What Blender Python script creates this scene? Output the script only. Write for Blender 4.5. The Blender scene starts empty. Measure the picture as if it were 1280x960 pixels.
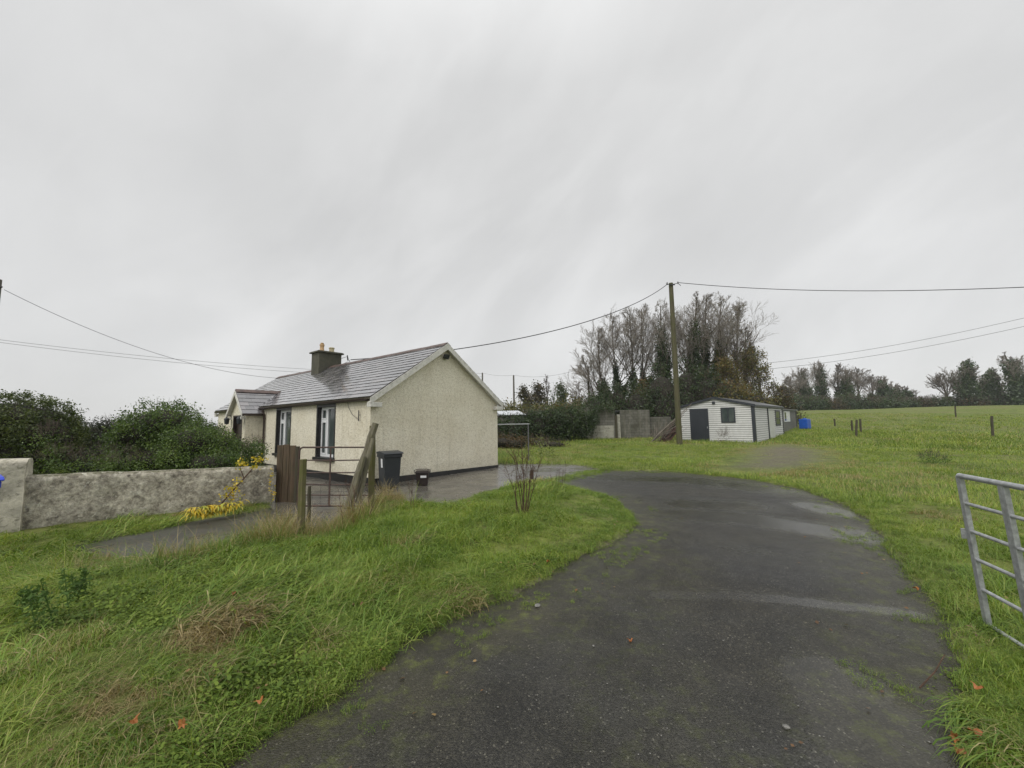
import bpy, bmesh, math, random
import numpy as np
from mathutils import Vector, Matrix, Euler
random.seed(7); rng = np.random.default_rng(7)
R = math.radians
scn = bpy.context.scene
col = scn.collection

# ------------------------------------------------------------------ camera
F = 490.0
CAMZ = 1.68
PITCH, ROLL = R(5.6), R(-0.8)
cd = bpy.data.cameras.new('camera'); cam = bpy.data.objects.new('camera', cd); col.objects.link(cam)
cd.sensor_width = 36; cd.lens = 36 * F / 1280; cd.clip_start = 0.05; cd.clip_end = 2000
M = Matrix.Translation((0, 0, CAMZ)) @ Matrix.Rotation(R(90) + PITCH, 4, 'X') @ Matrix.Rotation(ROLL, 4, 'Z')
cam.matrix_world = M
scn.camera = cam
M3 = M.to_3x3(); M3i = M3.inverted()
def ray(px, py): return M3 @ Vector(((px - 640) / F, (480 - py) / F, -1))
def at(px, py, Y):
    r = ray(px, py); return Vector((0, 0, CAMZ)) + r * (Y / r.y)
def G(px, py, z=0.0):
    r = ray(px, py); return Vector((0, 0, CAMZ)) + r * ((z - CAMZ) / r.z)
def proj(p):
    q = M3i @ (Vector(p) - Vector((0, 0, CAMZ))); return 640 + F * q.x / -q.z, 480 - F * q.y / -q.z

# ------------------------------------------------------------------ numpy noise
def vnoise(x, y, seed=0):
    xi = np.floor(x).astype(np.int64); yi = np.floor(y).astype(np.int64)
    fx = x - xi; fy = y - yi; fx = fx * fx * (3 - 2 * fx); fy = fy * fy * (3 - 2 * fy)
    def h(a, b):
        n = (a * 374761393 + b * 668265263 + seed * 1442695041) & 0xffffffff
        n = ((n ^ (n >> 13)) * 1274126177) & 0xffffffff
        return ((n ^ (n >> 16)) & 0xffff) / 65535.0
    return (h(xi, yi) * (1 - fx) + h(xi + 1, yi) * fx) * (1 - fy) + (h(xi, yi + 1) * (1 - fx) + h(xi + 1, yi + 1) * fx) * fy
def fbm(x, y, seed=0, o=3):
    s = 0; a = .5; t = 0
    for k in range(o):
        s = s + a * vnoise(x * 2 ** k, y * 2 ** k, seed + k); t += a; a *= .5
    return s / t
def sdist(x, y, poly):
    """signed distance to polygon, negative inside"""
    d = np.full(x.shape, 1e9); ins = np.zeros(x.shape, bool); n = len(poly)
    for i in range(n):
        ax, ay = poly[i]; bx, by = poly[(i + 1) % n]
        ex, ey = bx - ax, by - ay
        t = np.clip(((x - ax) * ex + (y - ay) * ey) / (ex * ex + ey * ey + 1e-12), 0, 1)
        d = np.minimum(d, np.hypot(x - ax - t * ex, y - ay - t * ey))
        c = ((ay > y) != (by > y)) & (x < (bx - ax) * (y - ay) / ((by - ay) if by != ay else 1e-9) + ax)
        ins ^= c
    return np.where(ins, -d, d)
def sst(a, b, x):
    t = np.clip((x - a) / (b - a), 0, 1); return t * t * (3 - 2 * t)

# ------------------------------------------------------------------ ground plan
def gp(*pts): return [tuple(G(a, b)[:2]) for a, b in pts]
DRIVE = [(2.2, -8), (-1.9, -8), (-1.3, -1)] + gp((290, 958), (345, 925), (420, 882), (470, 840), (520, 800), (585, 772), (660, 738), (715, 706), (765, 682), (800, 657),
        (792, 640), (765, 622), (730, 613), (705, 607), (690, 600), (700, 593), (742, 589)) + \
        gp((800, 588.5), (850, 591), (900, 596), (945, 601), (1000, 612), (1045, 628), (1080, 648), (1098, 672), (1120, 712), (1152, 748), (1178, 790),
        (1186, 830), (1172, 870), (1188, 920), (1205, 958)) + [(1.9, 0.3)]
HC = Vector((-3.9, 10.8, 0)); HB = Vector((.624, .7815, 0)); HA = Vector((-.7815, .624, 0)); HANG = math.atan2(.7815, .624)
def hp(x, y): p = HC + HB * x + HA * y; return (p.x, p.y)
YARD = gp((372, 662), (400, 664), (440, 640), (485, 618), (520, 628), (560, 631), (600, 618), (640, 606), (690, 602), (715, 598), (738, 592), (748, 588.5), (735, 583.5), (700, 581), (640, 580.5)) + \
       [hp(6.3, -.3), hp(6.3, 14.5), hp(-1.9, 14.5), hp(-1.9, 3.0)] + gp((352, 640),)
PATH = gp((88, 684), (175, 668), (250, 652), (320, 640), (352, 632), (385, 640), (384, 660), (350, 664), (300, 676), (250, 687), (185, 697), (120, 697))
SC = Vector((16.8, 27.4, 0)); SANG = R(44.7); SX = Vector((math.cos(SANG), math.sin(SANG), 0)); SY = Vector((-math.sin(SANG), math.cos(SANG), 0))
def sp(x, y): p = SC + SX * x + SY * y; return (p.x, p.y)
SHED = [sp(-.1, -.1), sp(13.5, -.1), sp(13.5, 5.3), sp(-.1, 5.3)]
PATCH = gp((905, 590), (960, 594), (1010, 590), (1040, 580), (1030, 566), (985, 556), (945, 560), (930, 572))
def SD(x, y): return np.minimum(np.minimum(sdist(x, y, DRIVE), sdist(x, y, YARD)), sdist(x, y, PATH))
def HF(x, y, sd=None):
    if sd is None: sd = SD(x, y)
    r = np.hypot(x, y)
    edge = (fbm(x * 3, y * 3, 5) - .5) * .16
    z = -0.045 + .085 * sst(-.02, .14, sd + edge)
    m = sst(.1, 1.6, sd)
    z = z + m * (.05 + .16 * (fbm(x * .55, y * .55, 3) - .35)) * (1 - sst(14, 30, r)) + m * .05 * (fbm(x * 2.2, y * 2.2, 9) - .5)
    far = sst(26, 95, y + .12 * x) * 3.1 * sst(-1, 6, sd)
    far = far + sst(2, 14, x - 14) * sst(20, 34, y) * .25
    far = far * sst(-45, -8, x)
    return z + far * (.8 + .4 * fbm(x * .03, y * .03, 21))

# ------------------------------------------------------------------ mesh helpers
def tag(o, label=None, cat=None, group=None, kind=None):
    if label: o['label'] = label
    if cat: o['category'] = cat
    if group: o['group'] = group
    if kind: o['kind'] = kind
    return o
def empty(name, loc=(0, 0, 0), rz=0, label=None, cat=None, group=None):
    o = bpy.data.objects.new(name, None); col.objects.link(o); o.location = loc; o.rotation_euler = (0, 0, rz)
    o.empty_display_size = .2
    return tag(o, label, cat, group)
def link_mesh(name, me, m, parent=None):
    o = bpy.data.objects.new(name, me); col.objects.link(o)
    for mm in (m if isinstance(m, (list, tuple)) else [m]): me.materials.append(mm)
    if parent: o.parent = parent
    return o
def np_mesh(name, V, Fc, smooth=False):
    """V (n,3); Fc list of int arrays each (k, s) of polygons with s sides"""
    me = bpy.data.meshes.new(name)
    if not isinstance(Fc, list): Fc = [Fc]
    Fc = [np.asarray(f, np.int32) for f in Fc if len(f)]
    me.vertices.add(len(V)); me.vertices.foreach_set('co', np.asarray(V, np.float32).ravel())
    nl = sum(f.size for f in Fc); npoly = sum(len(f) for f in Fc)
    me.loops.add(nl); me.polygons.add(npoly)
    me.loops.foreach_set('vertex_index', np.concatenate([f.ravel() for f in Fc]))
    sz = np.concatenate([np.full(len(f), f.shape[1], np.int32) for f in Fc])
    st = np.concatenate([[0], np.cumsum(sz)[:-1]]).astype(np.int32)
    me.polygons.foreach_set('loop_start', st)
    me.update(calc_edges=True); me.validate()
    if smooth: me.polygons.foreach_set('use_smooth', np.ones(len(me.polygons), bool))
    return me
class MB:
    def __init__(s): s.v = []; s.f = []
    def add(s, vs, fs):
        n = len(s.v); s.v += [tuple(v) for v in vs]; s.f += [tuple(i + n for i in f) for f in fs]; return s
    def box(s, x0, x1, y0, y1, z0, z1, rot=None, piv=None):
        vs = [Vector((x, y, z)) for z in (z0, z1) for y in (y0, y1) for x in (x0, x1)]
        if rot is not None:
            c = Vector(piv) if piv is not None else Vector(((x0 + x1) / 2, (y0 + y1) / 2, (z0 + z1) / 2))
            vs = [c + rot @ (v - c) for v in vs]
        return s.add(vs, [(0, 2, 3, 1), (4, 5, 7, 6), (0, 1, 5, 4), (2, 6, 7, 3), (0, 4, 6, 2), (1, 3, 7, 5)])
    def tube(s, pts, r, n=8, caps=True):
        pts = [Vector(p) for p in pts]; rs = r if isinstance(r, (list, tuple)) else [r] * len(pts)
        n0 = len(s.v); ref = None
        for i, p in enumerate(pts):
            d = (pts[min(i + 1, len(pts) - 1)] - pts[max(i - 1, 0)]).normalized()
            if ref is None: ref = Vector((0, 0, 1)) if abs(d.z) < .9 else Vector((1, 0, 0))
            u = d.cross(ref).normalized(); w = u.cross(d).normalized(); ref = w
            for k in range(n):
                a = 2 * math.pi * k / n; s.v.append(tuple(p + (u * math.cos(a) + w * math.sin(a)) * rs[i]))
        for i in range(len(pts) - 1):
            for k in range(n):
                a = n0 + i * n + k; b = n0 + i * n + (k + 1) % n; s.f.append((a, b, b + n, a + n))
        if caps:
            s.f.append(tuple(n0 + k for k in range(n))[::-1]); e = n0 + (len(pts) - 1) * n; s.f.append(tuple(e + k for k in range(n)))
        return s
    def lathe(s, prof, n=20, c=(0, 0, 0), cap=True):
        n0 = len(s.v)
        for r, z in prof:
            for k in range(n):
                a = 2 * math.pi * k / n; s.v.append((c[0] + r * math.cos(a), c[1] + r * math.sin(a), c[2] + z))
        for i in range(len(prof) - 1):
            for k in range(n):
                a = n0 + i * n + k; b = n0 + i * n + (k + 1) % n; s.f.append((a, b, b + n, a + n))
        if cap:
            s.f.append(tuple(n0 + k for k in range(n))[::-1]); e = n0 + (len(prof) - 1) * n; s.f.append(tuple(e + k for k in range(n)))
        return s
    def prism(s, poly, d):
        """poly 3D points, extruded by vector d"""
        n = len(poly); d = Vector(d); vs = [Vector(p) for p in poly]; vs += [v + d for v in vs]
        fs = [tuple(range(n))[::-1], tuple(range(n, 2 * n))] + [(i, (i + 1) % n, n + (i + 1) % n, n + i) for i in range(n)]
        return s.add(vs, fs)
    def build(s, name, m, parent=None, bevel=0, smooth=False, loc=None, rz=None):
        me = bpy.data.meshes.new(name); me.from_pydata(s.v, [], s.f); me.update()
        bm = bmesh.new(); bm.from_mesh(me); bmesh.ops.recalc_face_normals(bm, faces=bm.faces); bm.to_mesh(me); bm.free()
        o = link_mesh(name, me, m, parent)
        if smooth:
            me.polygons.foreach_set('use_smooth', [True] * len(me.polygons))
            try: me.set_sharp_from_angle(angle=R(40))
            except Exception: pass
        if bevel:
            b = o.modifiers.new('bevel', 'BEVEL'); b.width = bevel; b.segments = 2; b.limit_method = 'ANGLE'
        if loc is not None: o.location = loc
        if rz is not None: o.rotation_euler = (0, 0, rz)
        return o

# ------------------------------------------------------------------ materials
class NT:
    def __init__(s, name):
        s.m = bpy.data.materials.new(name); s.m.use_nodes = True; s.t = s.m.node_tree; s.n = s.t.nodes; s.l = s.t.links
        s.b = s.n['Principled BSDF']
    def node(s, typ, **kw):
        n = s.n.new(typ)
        for k, v in kw.items():
            if k.startswith('_'): setattr(n, k[1:], v)
            else:
                i = n.inputs[int(k[1:])] if k[0] == 'i' and k[1:].isdigit() else n.inputs[k.replace('_', ' ')]
                if hasattr(v, 'is_output') or isinstance(v, bpy.types.NodeSocket): s.l.new(v, i)
                else: i.default_value = v
        return n
    def coord(s, obj=True): return s.node('ShaderNodeTexCoord').outputs['Object'] if obj else s.node('ShaderNodeNewGeometry').outputs['Position']
    def noise(s, vec, scale, detail=4, rough=.55, dist=0): return s.node('ShaderNodeTexNoise', Vector=vec, Scale=scale, Detail=detail, Roughness=rough, Distortion=dist).outputs['Fac']
    def ramp(s, fac, stops, interp='LINEAR'):
        r = s.node('ShaderNodeValToRGB', Fac=fac); e = r.color_ramp.elements; r.color_ramp.interpolation = interp
        while len(e) < len(stops): e.new(.5)
        for k, (p, c) in enumerate(stops):
            e[k].position = p; e[k].color = (c, c, c, 1) if isinstance(c, (int, float)) else (*c[:3], 1)
        return r.outputs['Color']
    def mix(s, fac, a, b, mode='MIX'):
        n = s.node('ShaderNodeMix', _data_type='RGBA', _blend_type=mode)
        for idx, v in ((0, fac), (6, a), (7, b)):
            if isinstance(v, bpy.types.NodeSocket): s.l.new(v, n.inputs[idx])
            else: n.inputs[idx].default_value = v if isinstance(v, (int, float)) else (*v[:3], 1)
        return n.outputs[2]
    def math(s, op, a, b=0.0, clamp=False):
        n = s.node('ShaderNodeMath', _operation=op, _use_clamp=clamp)
        for idx, v in ((0, a), (1, b)):
            if isinstance(v, bpy.types.NodeSocket): s.l.new(v, n.inputs[idx])
            else: n.inputs[idx].default_value = v
        return n.outputs[0]
    def scalev(s, vec, sx, sy, sz): return s.node('ShaderNodeMapping', Vector=vec, Scale=(sx, sy, sz)).outputs[0]
    def set(s, color=None, rough=None, spec=None, metal=None):
        for k, v in (('Base Color', color), ('Roughness', rough), ('Specular IOR Level', spec), ('Metallic', metal)):
            if v is None: continue
            if isinstance(v, bpy.types.NodeSocket): s.l.new(v, s.b.inputs[k])
            else: s.b.inputs[k].default_value = (*v, 1) if isinstance(v, tuple) else v
        return s
    def bump(s, h, strength=.4, dist=.01, normal=None):
        n = s.node('ShaderNodeBump', Strength=strength, Distance=dist, Height=h)
        if normal is not None: s.l.new(normal, n.inputs['Normal'])
        s.l.new(n.outputs[0], s.b.inputs['Normal']); return n.outputs[0]

def mat_simple(name, c, rough=.6, var=.25, scale=3., bump=.15, bdist=.004, dirt=None, dirt_amt=.5, metal=0, fine=40, spec=.5):
    t = NT(name); v = t.coord()
    n = t.noise(v, scale, 5, .6)
    lo = tuple(x * (1 - var) for x in c); hi = tuple(min(1, x * (1 + var)) for x in c)
    colr = t.ramp(n, [(.3, lo), (.7, hi)])
    if dirt:
        d = t.ramp(t.noise(v, scale * 2.3, 6, .7, .6), [(.5, 0.), (.68, 1.)])
        colr = t.mix(t.math('MULTIPLY', d, dirt_amt), colr, dirt)
    f = t.noise(v, fine, 4)
    t.set(colr, t.ramp(n, [(0, max(rough - .12, .03)), (1, min(1, rough + .12))]), spec, metal)
    t.bump(f, bump, bdist); return t.m

def mat_render(name, base, dark, pale):
    """pebble dash render"""
    t = NT(name); v = t.coord()
    vo = t.node('ShaderNodeTexVoronoi', Vector=v, Scale=38.); h = vo.outputs['Distance']
    cellr = t.node('ShaderNodeTexWhiteNoise', Vector=vo.outputs['Position']).outputs['Value']
    c = t.ramp(cellr, [(0, dark), (.35, base), (.75, base), (1, pale)])
    c2 = t.ramp(t.noise(v, 11, 5, .65), [(.3, dark), (.5, base), (.75, pale)])
    c = t.mix(.5, c, c2)
    big = t.ramp(t.noise(v, .9, 5, .6), [(.3, (.88, .86, .82)), (.6, (1, 1, 1))])
    c = t.mix(1., c, big, 'MULTIPLY')
    # damp weather staining rising from the base of the wall
    sep = t.node('ShaderNodeSeparateXYZ', Vector=v)
    z = t.math('ADD', sep.outputs['Z'], t.math('MULTIPLY', t.noise(v, 1.6, 5, .7), .9))
    damp = t.ramp(z, [(.35, 1.), (1.0, 0.)])
    c = t.mix(t.math('MULTIPLY', damp, .22), c, (.16, .15, .10))
    streak = t.ramp(t.noise(t.scalev(v, 6, 6, .35), 1.3, 4, .6), [(.56, 0.), (.75, 1.)])
    c = t.mix(t.math('MULTIPLY', streak, .22), c, (.2, .18, .12))
    t.set(c, .85, .3); t.bump(t.math('ADD', h, t.math('MULTIPLY', t.noise(v, 60, 3), .6)), .8, .018); return t.m

def mat_slate():
    t = NT('wet_slate'); v = t.coord(); geo = t.node('ShaderNodeNewGeometry')
    rnd = geo.outputs['Random Per Island']
    c = t.ramp(rnd, [(0, (.10, .098, .105)), (.45, (.14, .137, .145)), (.8, (.175, .165, .172)), (1, (.22, .205, .21))])
    n = t.noise(v, 2.3, 6, .65)
    c = t.mix(t.ramp(n, [(.5, 0.), (.75, .35)]), c, (.16, .155, .12))
    lich = t.ramp(t.noise(v, 14, 4, .7), [(.66, 0.), (.72, 1.)])
    c = t.mix(t.math('MULTIPLY', lich, .35), c, (.3, .29, .23))
    r = t.ramp(t.math('ADD', t.math('MULTIPLY', rnd, .3), t.noise(v, 1.6, 5, .6)), [(.3, .12), (.95, .34)])
    t.set(c, r, .8); t.bump(t.noise(v, 18, 5, .6), .12, .004)
    t.b.inputs['Coat Weight'].default_value = .8; t.b.inputs['Coat Roughness'].default_value = .10
    return t.m

def mat_asphalt():
    t = NT('wet_asphalt'); v = t.coord()
    vo = t.node('ShaderNodeTexVoronoi', Vector=v, Scale=110.)
    cell = t.node('ShaderNodeTexWhiteNoise', Vector=vo.outputs['Position']).outputs['Value']
    c = t.ramp(cell, [(0, (.018, .018, .018)), (.5, (.036, .035, .034)), (.88, (.06, .058, .054)), (.98, (.08, .078, .072)), (.99, (.15, .147, .135)), (1, (.24, .232, .21))], 'LINEAR')
    c2 = t.ramp(t.noise(v, 30, 4, .7), [(.3, .7), (.7, 1.25)])
    c = t.mix(1., c, c2, 'MULTIPLY')
    big = t.ramp(t.noise(v, .8, 6, .62, .4), [(.35, (1, 1, 1)), (.65, (.95, .87, .62))])
    c = t.mix(.8, c, big, 'MULTIPLY')
    pale = t.ramp(t.noise(v, .45, 5, .6), [(.5, 0.), (.72, .45)])
    c = t.mix(pale, c, (.07, .068, .062)); c = t.mix(1., c, (.70, .705, .68), 'MULTIPLY')
    att = t.node('ShaderNodeAttribute', _attribute_name='moss').outputs['Fac']
    mossm = t.math('MULTIPLY', att, t.ramp(t.noise(v, 6, 6, .75), [(.5, 0.), (.62, 1.)]))
    mossc = t.ramp(t.noise(v, 18, 3), [(.3, (.035, .04, .012)), (.7, (.10, .12, .025))])
    c = t.mix(t.math('MULTIPLY', mossm, .85), c, mossc)
    c = t.mix(t.math('MULTIPLY', att, .3), c, (.06, .055, .025))
    wet = t.node('ShaderNodeAttribute', _attribute_name='wet').outputs['Fac']
    wn = t.math('ADD', wet, t.math('MULTIPLY', t.math('SUBTRACT', t.noise(v, 3.5, 6, .7), .5), .9))
    wm = t.ramp(wn, [(.35, 0.), (.75, 1.)])
    film = t.ramp(wn, [(.0, 0.), (.35, 1.)])
    rg = t.ramp(t.noise(v, .7, 6, .68, .6), [(.32, .26), (.7, .66)])
    rr = t.mix(film, rg, (.33, .33, .33)); rr = t.mix(wm, rr, (.2, .2, .2))
    crk = t.node('ShaderNodeTexVoronoi', Vector=t.mix(.25, v, t.node('ShaderNodeTexNoise', Vector=v, Scale=1.6).outputs['Color']), Scale=.42, _feature='DISTANCE_TO_EDGE').outputs['Distance']
    ck = t.math('MULTIPLY', t.ramp(crk, [(.0, 1.), (.006, 0.)]), t.ramp(t.noise(v, .7, 3), [(.5, 0.), (.6, .8)]))
    c = t.mix(ck, c, (.012, .012, .01))
    fine = t.ramp(t.noise(v, 2.2, 7, .72, .5), [(.35, .68), (.65, 1.28)]); c = t.mix(1., c, fine, 'MULTIPLY')
    t.set(c, rr, .36)
    h = t.math('ADD', t.math('MULTIPLY', vo.outputs['Distance'], -1.), t.math('MULTIPLY', t.noise(v, 90, 3), .8))
    h = t.math('MULTIPLY', h, t.math('SUBTRACT', 1., t.math('MULTIPLY', wm, .82)))
    t.bump(h, .75, .007); return t.m

def mat_concrete(name, base, wetbase=.3, scale=1., rough=(.18, .6), stain=(.05, .05, .04)):
    t = NT(name); v = t.coord()
    c = t.ramp(t.noise(v, 2.2 * scale, 8, .7, .3), [(.25, tuple(x * .55 for x in base)), (.5, base), (.75, tuple(x * 1.35 for x in base))])
    c = t.mix(t.ramp(t.noise(v, .6 * scale, 6, .65, .8), [(.48, 0.), (.7, .7)]), c, stain)
    c = t.mix(t.ramp(t.noise(v, 25, 3, .7), [(.62, 0.), (.72, .5)]), c, tuple(x * 1.8 for x in base))
    t.set(c, t.ramp(t.noise(v, .9 * scale, 5, .6), [(.4, rough[0]), (.65, rough[1])]), .5)
    t.bump(t.noise(v, 35, 6, .7), .3, .008); return t.m

def mat_oldwall():
    t = NT('weathered_lime_render'); v = t.coord()
    n = t.noise(v, 5.5, 10, .78, .35)
    c = t.ramp(n, [(.3, (.09, .08, .07)), (.41, (.30, .27, .215)), (.5, (.49, .45, .365)), (.6, (.62, .58, .48)), (.72, (.74, .71, .61))])
    blot = t.ramp(t.noise(v, 1.1, 6, .7, .8), [(.50, 0.), (.68, .6)])
    c = t.mix(blot, c, (.13, .115, .095))
    gr = t.ramp(t.noise(v, 19, 4, .7), [(.35, .6), (.65, 1.25)])
    c = t.mix(1., c, gr, 'MULTIPLY')
    geo = t.node('ShaderNodeNewGeometry'); nz = t.node('ShaderNodeSeparateXYZ', Vector=geo.outputs['Normal']).outputs['Z']
    top = t.math('MULTIPLY', t.ramp(nz, [(.5, 0.), (.8, 1.)]), t.ramp(t.noise(v, 7, 5, .7), [(.4, .2), (.6, .9)]))
    c = t.mix(top, c, (.10, .10, .05))
    z = t.math('ADD', t.node('ShaderNodeSeparateXYZ', Vector=v).outputs['Z'], t.math('MULTIPLY', t.noise(v, 3, 4), .35))
    c = t.mix(t.math('MULTIPLY', t.ramp(z, [(.18, 1.), (.42, 0.)]), .6), c, (.07, .075, .035))
    pit = t.node('ShaderNodeTexVoronoi', Vector=t.mix(.12, v, t.node('ShaderNodeTexNoise', Vector=v, Scale=6., Detail=5.).outputs['Color']), Scale=11.).outputs['Distance']
    c = t.mix(t.math('MULTIPLY', t.ramp(pit, [(.12, 1.), (.3, 0.)]), t.ramp(t.noise(v, 2.1, 5, .7), [(.42, 0.), (.6, .75)])), c, (.08, .07, .055))
    c = t.mix(t.ramp(t.noise(v, 8.5, 6, .8), [(.60, 0.), (.64, .7)]), c, (.74, .72, .62))
    t.set(c, .85, .35); t.bump(t.math('ADD', n, t.math('MULTIPLY', t.noise(v, 30, 5, .7), .3)), .9, .05); return t.m

def mat_leaf(name, cols, rough=.45, trans=.25, nscale=.8, amount=.6, spec=.5):
    """leaf colours vary per leaf and with slow drifts of growth"""
    t = NT(name); geo = t.node('ShaderNodeNewGeometry'); rnd = geo.outputs['Random Per Island']
    n = t.noise(geo.outputs['Position'], nscale, 3, .6)
    f = t.math('ADD', t.math('MULTIPLY', rnd, amount), t.math('MULTIPLY', t.math('SUBTRACT', n, .5), 1.6), True)
    f = t.math('ADD', f, .12, True)
    k = len(cols); c = t.ramp(f, [(i / (k - 1), cols[i]) for i in range(k)])
    t.set(c, rough, spec)
    tr = t.node('ShaderNodeBsdfTranslucent', Color=t.mix(1., c, (1.1, 1.15, .6), 'MULTIPLY'))
    mx = t.node('ShaderNodeMixShader', Fac=trans); t.l.new(t.b.outputs[0], mx.inputs[1]); t.l.new(tr.outputs[0], mx.inputs[2])
    t.l.new(mx.outputs[0], t.n['Material Output'].inputs[0]); return t.m

def mat_grass():
    t = NT('grass_blades'); geo = t.node('ShaderNodeNewGeometry'); rnd = geo.outputs['Random Per Island']; pos = geo.outputs['Position']
    tint = t.node('ShaderNodeAttribute', _attribute_type='INSTANCER', _attribute_name='tint').outputs['Fac']
    n = t.noise(pos, .9, 4, .65); n2 = t.noise(pos, 5.5, 3, .6)
    f = t.math('ADD', t.math('MULTIPLY', rnd, .45), t.math('ADD', t.math('MULTIPLY', n, .45), t.math('MULTIPLY', n2, .35)))
    c = t.ramp(f, [(.22, (.038, .08, .012)), (.40, (.105, .19, .024)), (.56, (.19, .30, .038)), (.74, (.31, .39, .07)), (.95, (.44, .40, .15))])
    straw = t.ramp(rnd, [(0, (.16, .125, .05)), (.5, (.33, .26, .12)), (1, (.45, .37, .2))])
    slow = t.ramp(t.noise(pos, .28, 4, .65, .4), [(.35, (.66, .72, .72)), (.62, (1.08, 1.04, 1.0))]); c = t.mix(1., c, slow, 'MULTIPLY')
    dry = t.ramp(t.math('SUBTRACT', tint, t.math('MULTIPLY', t.math('SUBTRACT', 1., rnd), .55)), [(.3, 0.), (.5, 1.)])
    c = t.mix(dry, c, straw)
    t.set(c, .5, .4)
    tr = t.node('ShaderNodeBsdfTranslucent', Color=t.mix(1., c, (1.15, 1.15, .6), 'MULTIPLY'))
    mx = t.node('ShaderNodeMixShader', Fac=.3); t.l.new(t.b.outputs[0], mx.inputs[1]); t.l.new(tr.outputs[0], mx.inputs[2])
    t.l.new(mx.outputs[0], t.n['Material Output'].inputs[0]); return t.m

def mat_ground():
    t = NT('turf_soil'); v = t.coord()
    n = t.noise(v, 1.4, 8, .7, .3); nb = t.noise(v, .11, 5, .6, .5); nf = t.noise(v, 9, 6, .75)
    c = t.ramp(n, [(.28, (.05, .065, .014)), (.45, (.105, .14, .022)), (.58, (.16, .205, .033)), (.75, (.23, .23, .07))])
    c = t.mix(t.ramp(nb, [(.42, 0.), (.66, .6)]), c, (.19, .17, .07))
    c = t.mix(1., c, t.ramp(nf, [(.3, .55), (.7, 1.3)]), 'MULTIPLY')
    m = t.node('ShaderNodeAttribute', _attribute_name='bare').outputs['Fac']
    bare = t.ramp(nf, [(.3, (.07, .058, .04)), (.6, (.17, .15, .115)), (.8, (.26, .24, .20))])
    c = t.mix(t.math('MULTIPLY', m, t.ramp(n, [(.35, 1.), (.7, .55)])), c, bare)
    t.set(c, .8, .25); t.bump(t.math('ADD', n, t.math('MULTIPLY', nf, .6)), .8, .12); return t.m

def mat_wood(name, c, moss=(.10, .11, .03), moss_amt=.6, axis=2, rough=.75):
    t = NT(name); v = t.coord(); s = [14, 14, 14]; s[axis] = .9
    g = t.noise(t.scalev(v, *s), 1.5, 6, .65, .3)
    cc = t.ramp(g, [(.25, tuple(x * .3 for x in c)), (.5, c), (.78, tuple(x * 1.6 for x in c))])
    mm = t.ramp(t.noise(v, 3.5, 6, .7, .5), [(.42, 0.), (.62, moss_amt)])
    cc = t.mix(mm, cc, moss)
    t.set(cc, rough, .4); t.bump(g, .7, .012); return t.m

def mat_bark(name, c):
    t = NT(name); v = t.coord()
    g = t.noise(t.scalev(v, 5, 5, 1.2), 1.2, 5, .65)
    t.set(t.ramp(g, [(.3, tuple(x * .55 for x in c)), (.7, tuple(x * 1.4 for x in c))]), .85, .2); return t.m

MAT = {}
MAT['render'] = mat_render('cream_pebbledash', (.80, .755, .61), (.50, .455, .34), (.88, .85, .74))
MAT['slate'] = mat_slate()
MAT['clay'] = mat_simple('clay_ridge', (.095, .06, .052), .5, .5, 5, .3, dirt=(.08, .08, .05))
MAT['pot'] = mat_simple('chimney_pot_clay', (.42, .27, .14), .7, .3, 7, .3, dirt=(.2, .17, .1))
MAT['potpale'] = mat_simple('chimney_pot_buff', (.48, .42, .27), .7, .3, 7, .3, dirt=(.2, .18, .12))
MAT['chim'] = mat_simple('damp_grey_render', (.075, .072, .052), .8, .35, 4, .6, .01, dirt=(.045, .05, .028), fine=30)
MAT['whitepaint'] = mat_simple('weathered_white_paint', (.62, .61, .56), .5, .15, 5, .15, dirt=(.25, .24, .19), dirt_amt=.55)
MAT['upvc'] = mat_simple('white_upvc', (.78, .79, .80), .3, .04, 5, .02)
MAT['blackpaint'] = mat_simple('black_gloss_paint', (.012, .012, .013), .4, .3, 5, .2, dirt=(.04, .038, .03), dirt_amt=.4)
MAT['gutter'] = mat_simple('brown_gutter', (.035, .022, .018), .4, .3, 5, .1)
MAT['rustbar'] = mat_simple('rusty_brown_steel', (.055, .034, .028), .6, .4, 9, .4, dirt=(.16, .07, .03))
MAT['galv'] = mat_simple('galvanised_steel', (.36, .375, .38), .42, .3, 24, .12, .002, dirt=(.24, .24, .22), dirt_amt=.6, metal=.35, fine=60)
MAT['asphalt'] = mat_asphalt()
MAT['yard'] = mat_concrete('wet_yard_concrete', (.105, .096, .082), rough=(.12, .42))
MAT['path'] = mat_concrete('wet_path_tar', (.05, .048, .043), rough=(.25, .6), stain=(.035, .04, .02))
MAT['oldwall'] = mat_oldwall()
MAT['pillar'] = mat_simple('grey_cement_render', (.46, .43, .35), .85, .35, 4.5, .5, .02, dirt=(.10, .095, .06), dirt_amt=.75, fine=25)
MAT['block'] = mat_simple('grey_block_wall', (.13, .128, .118), .85, .35, 1.5, .5, .02, dirt=(.05, .06, .03), fine=12)
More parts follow.
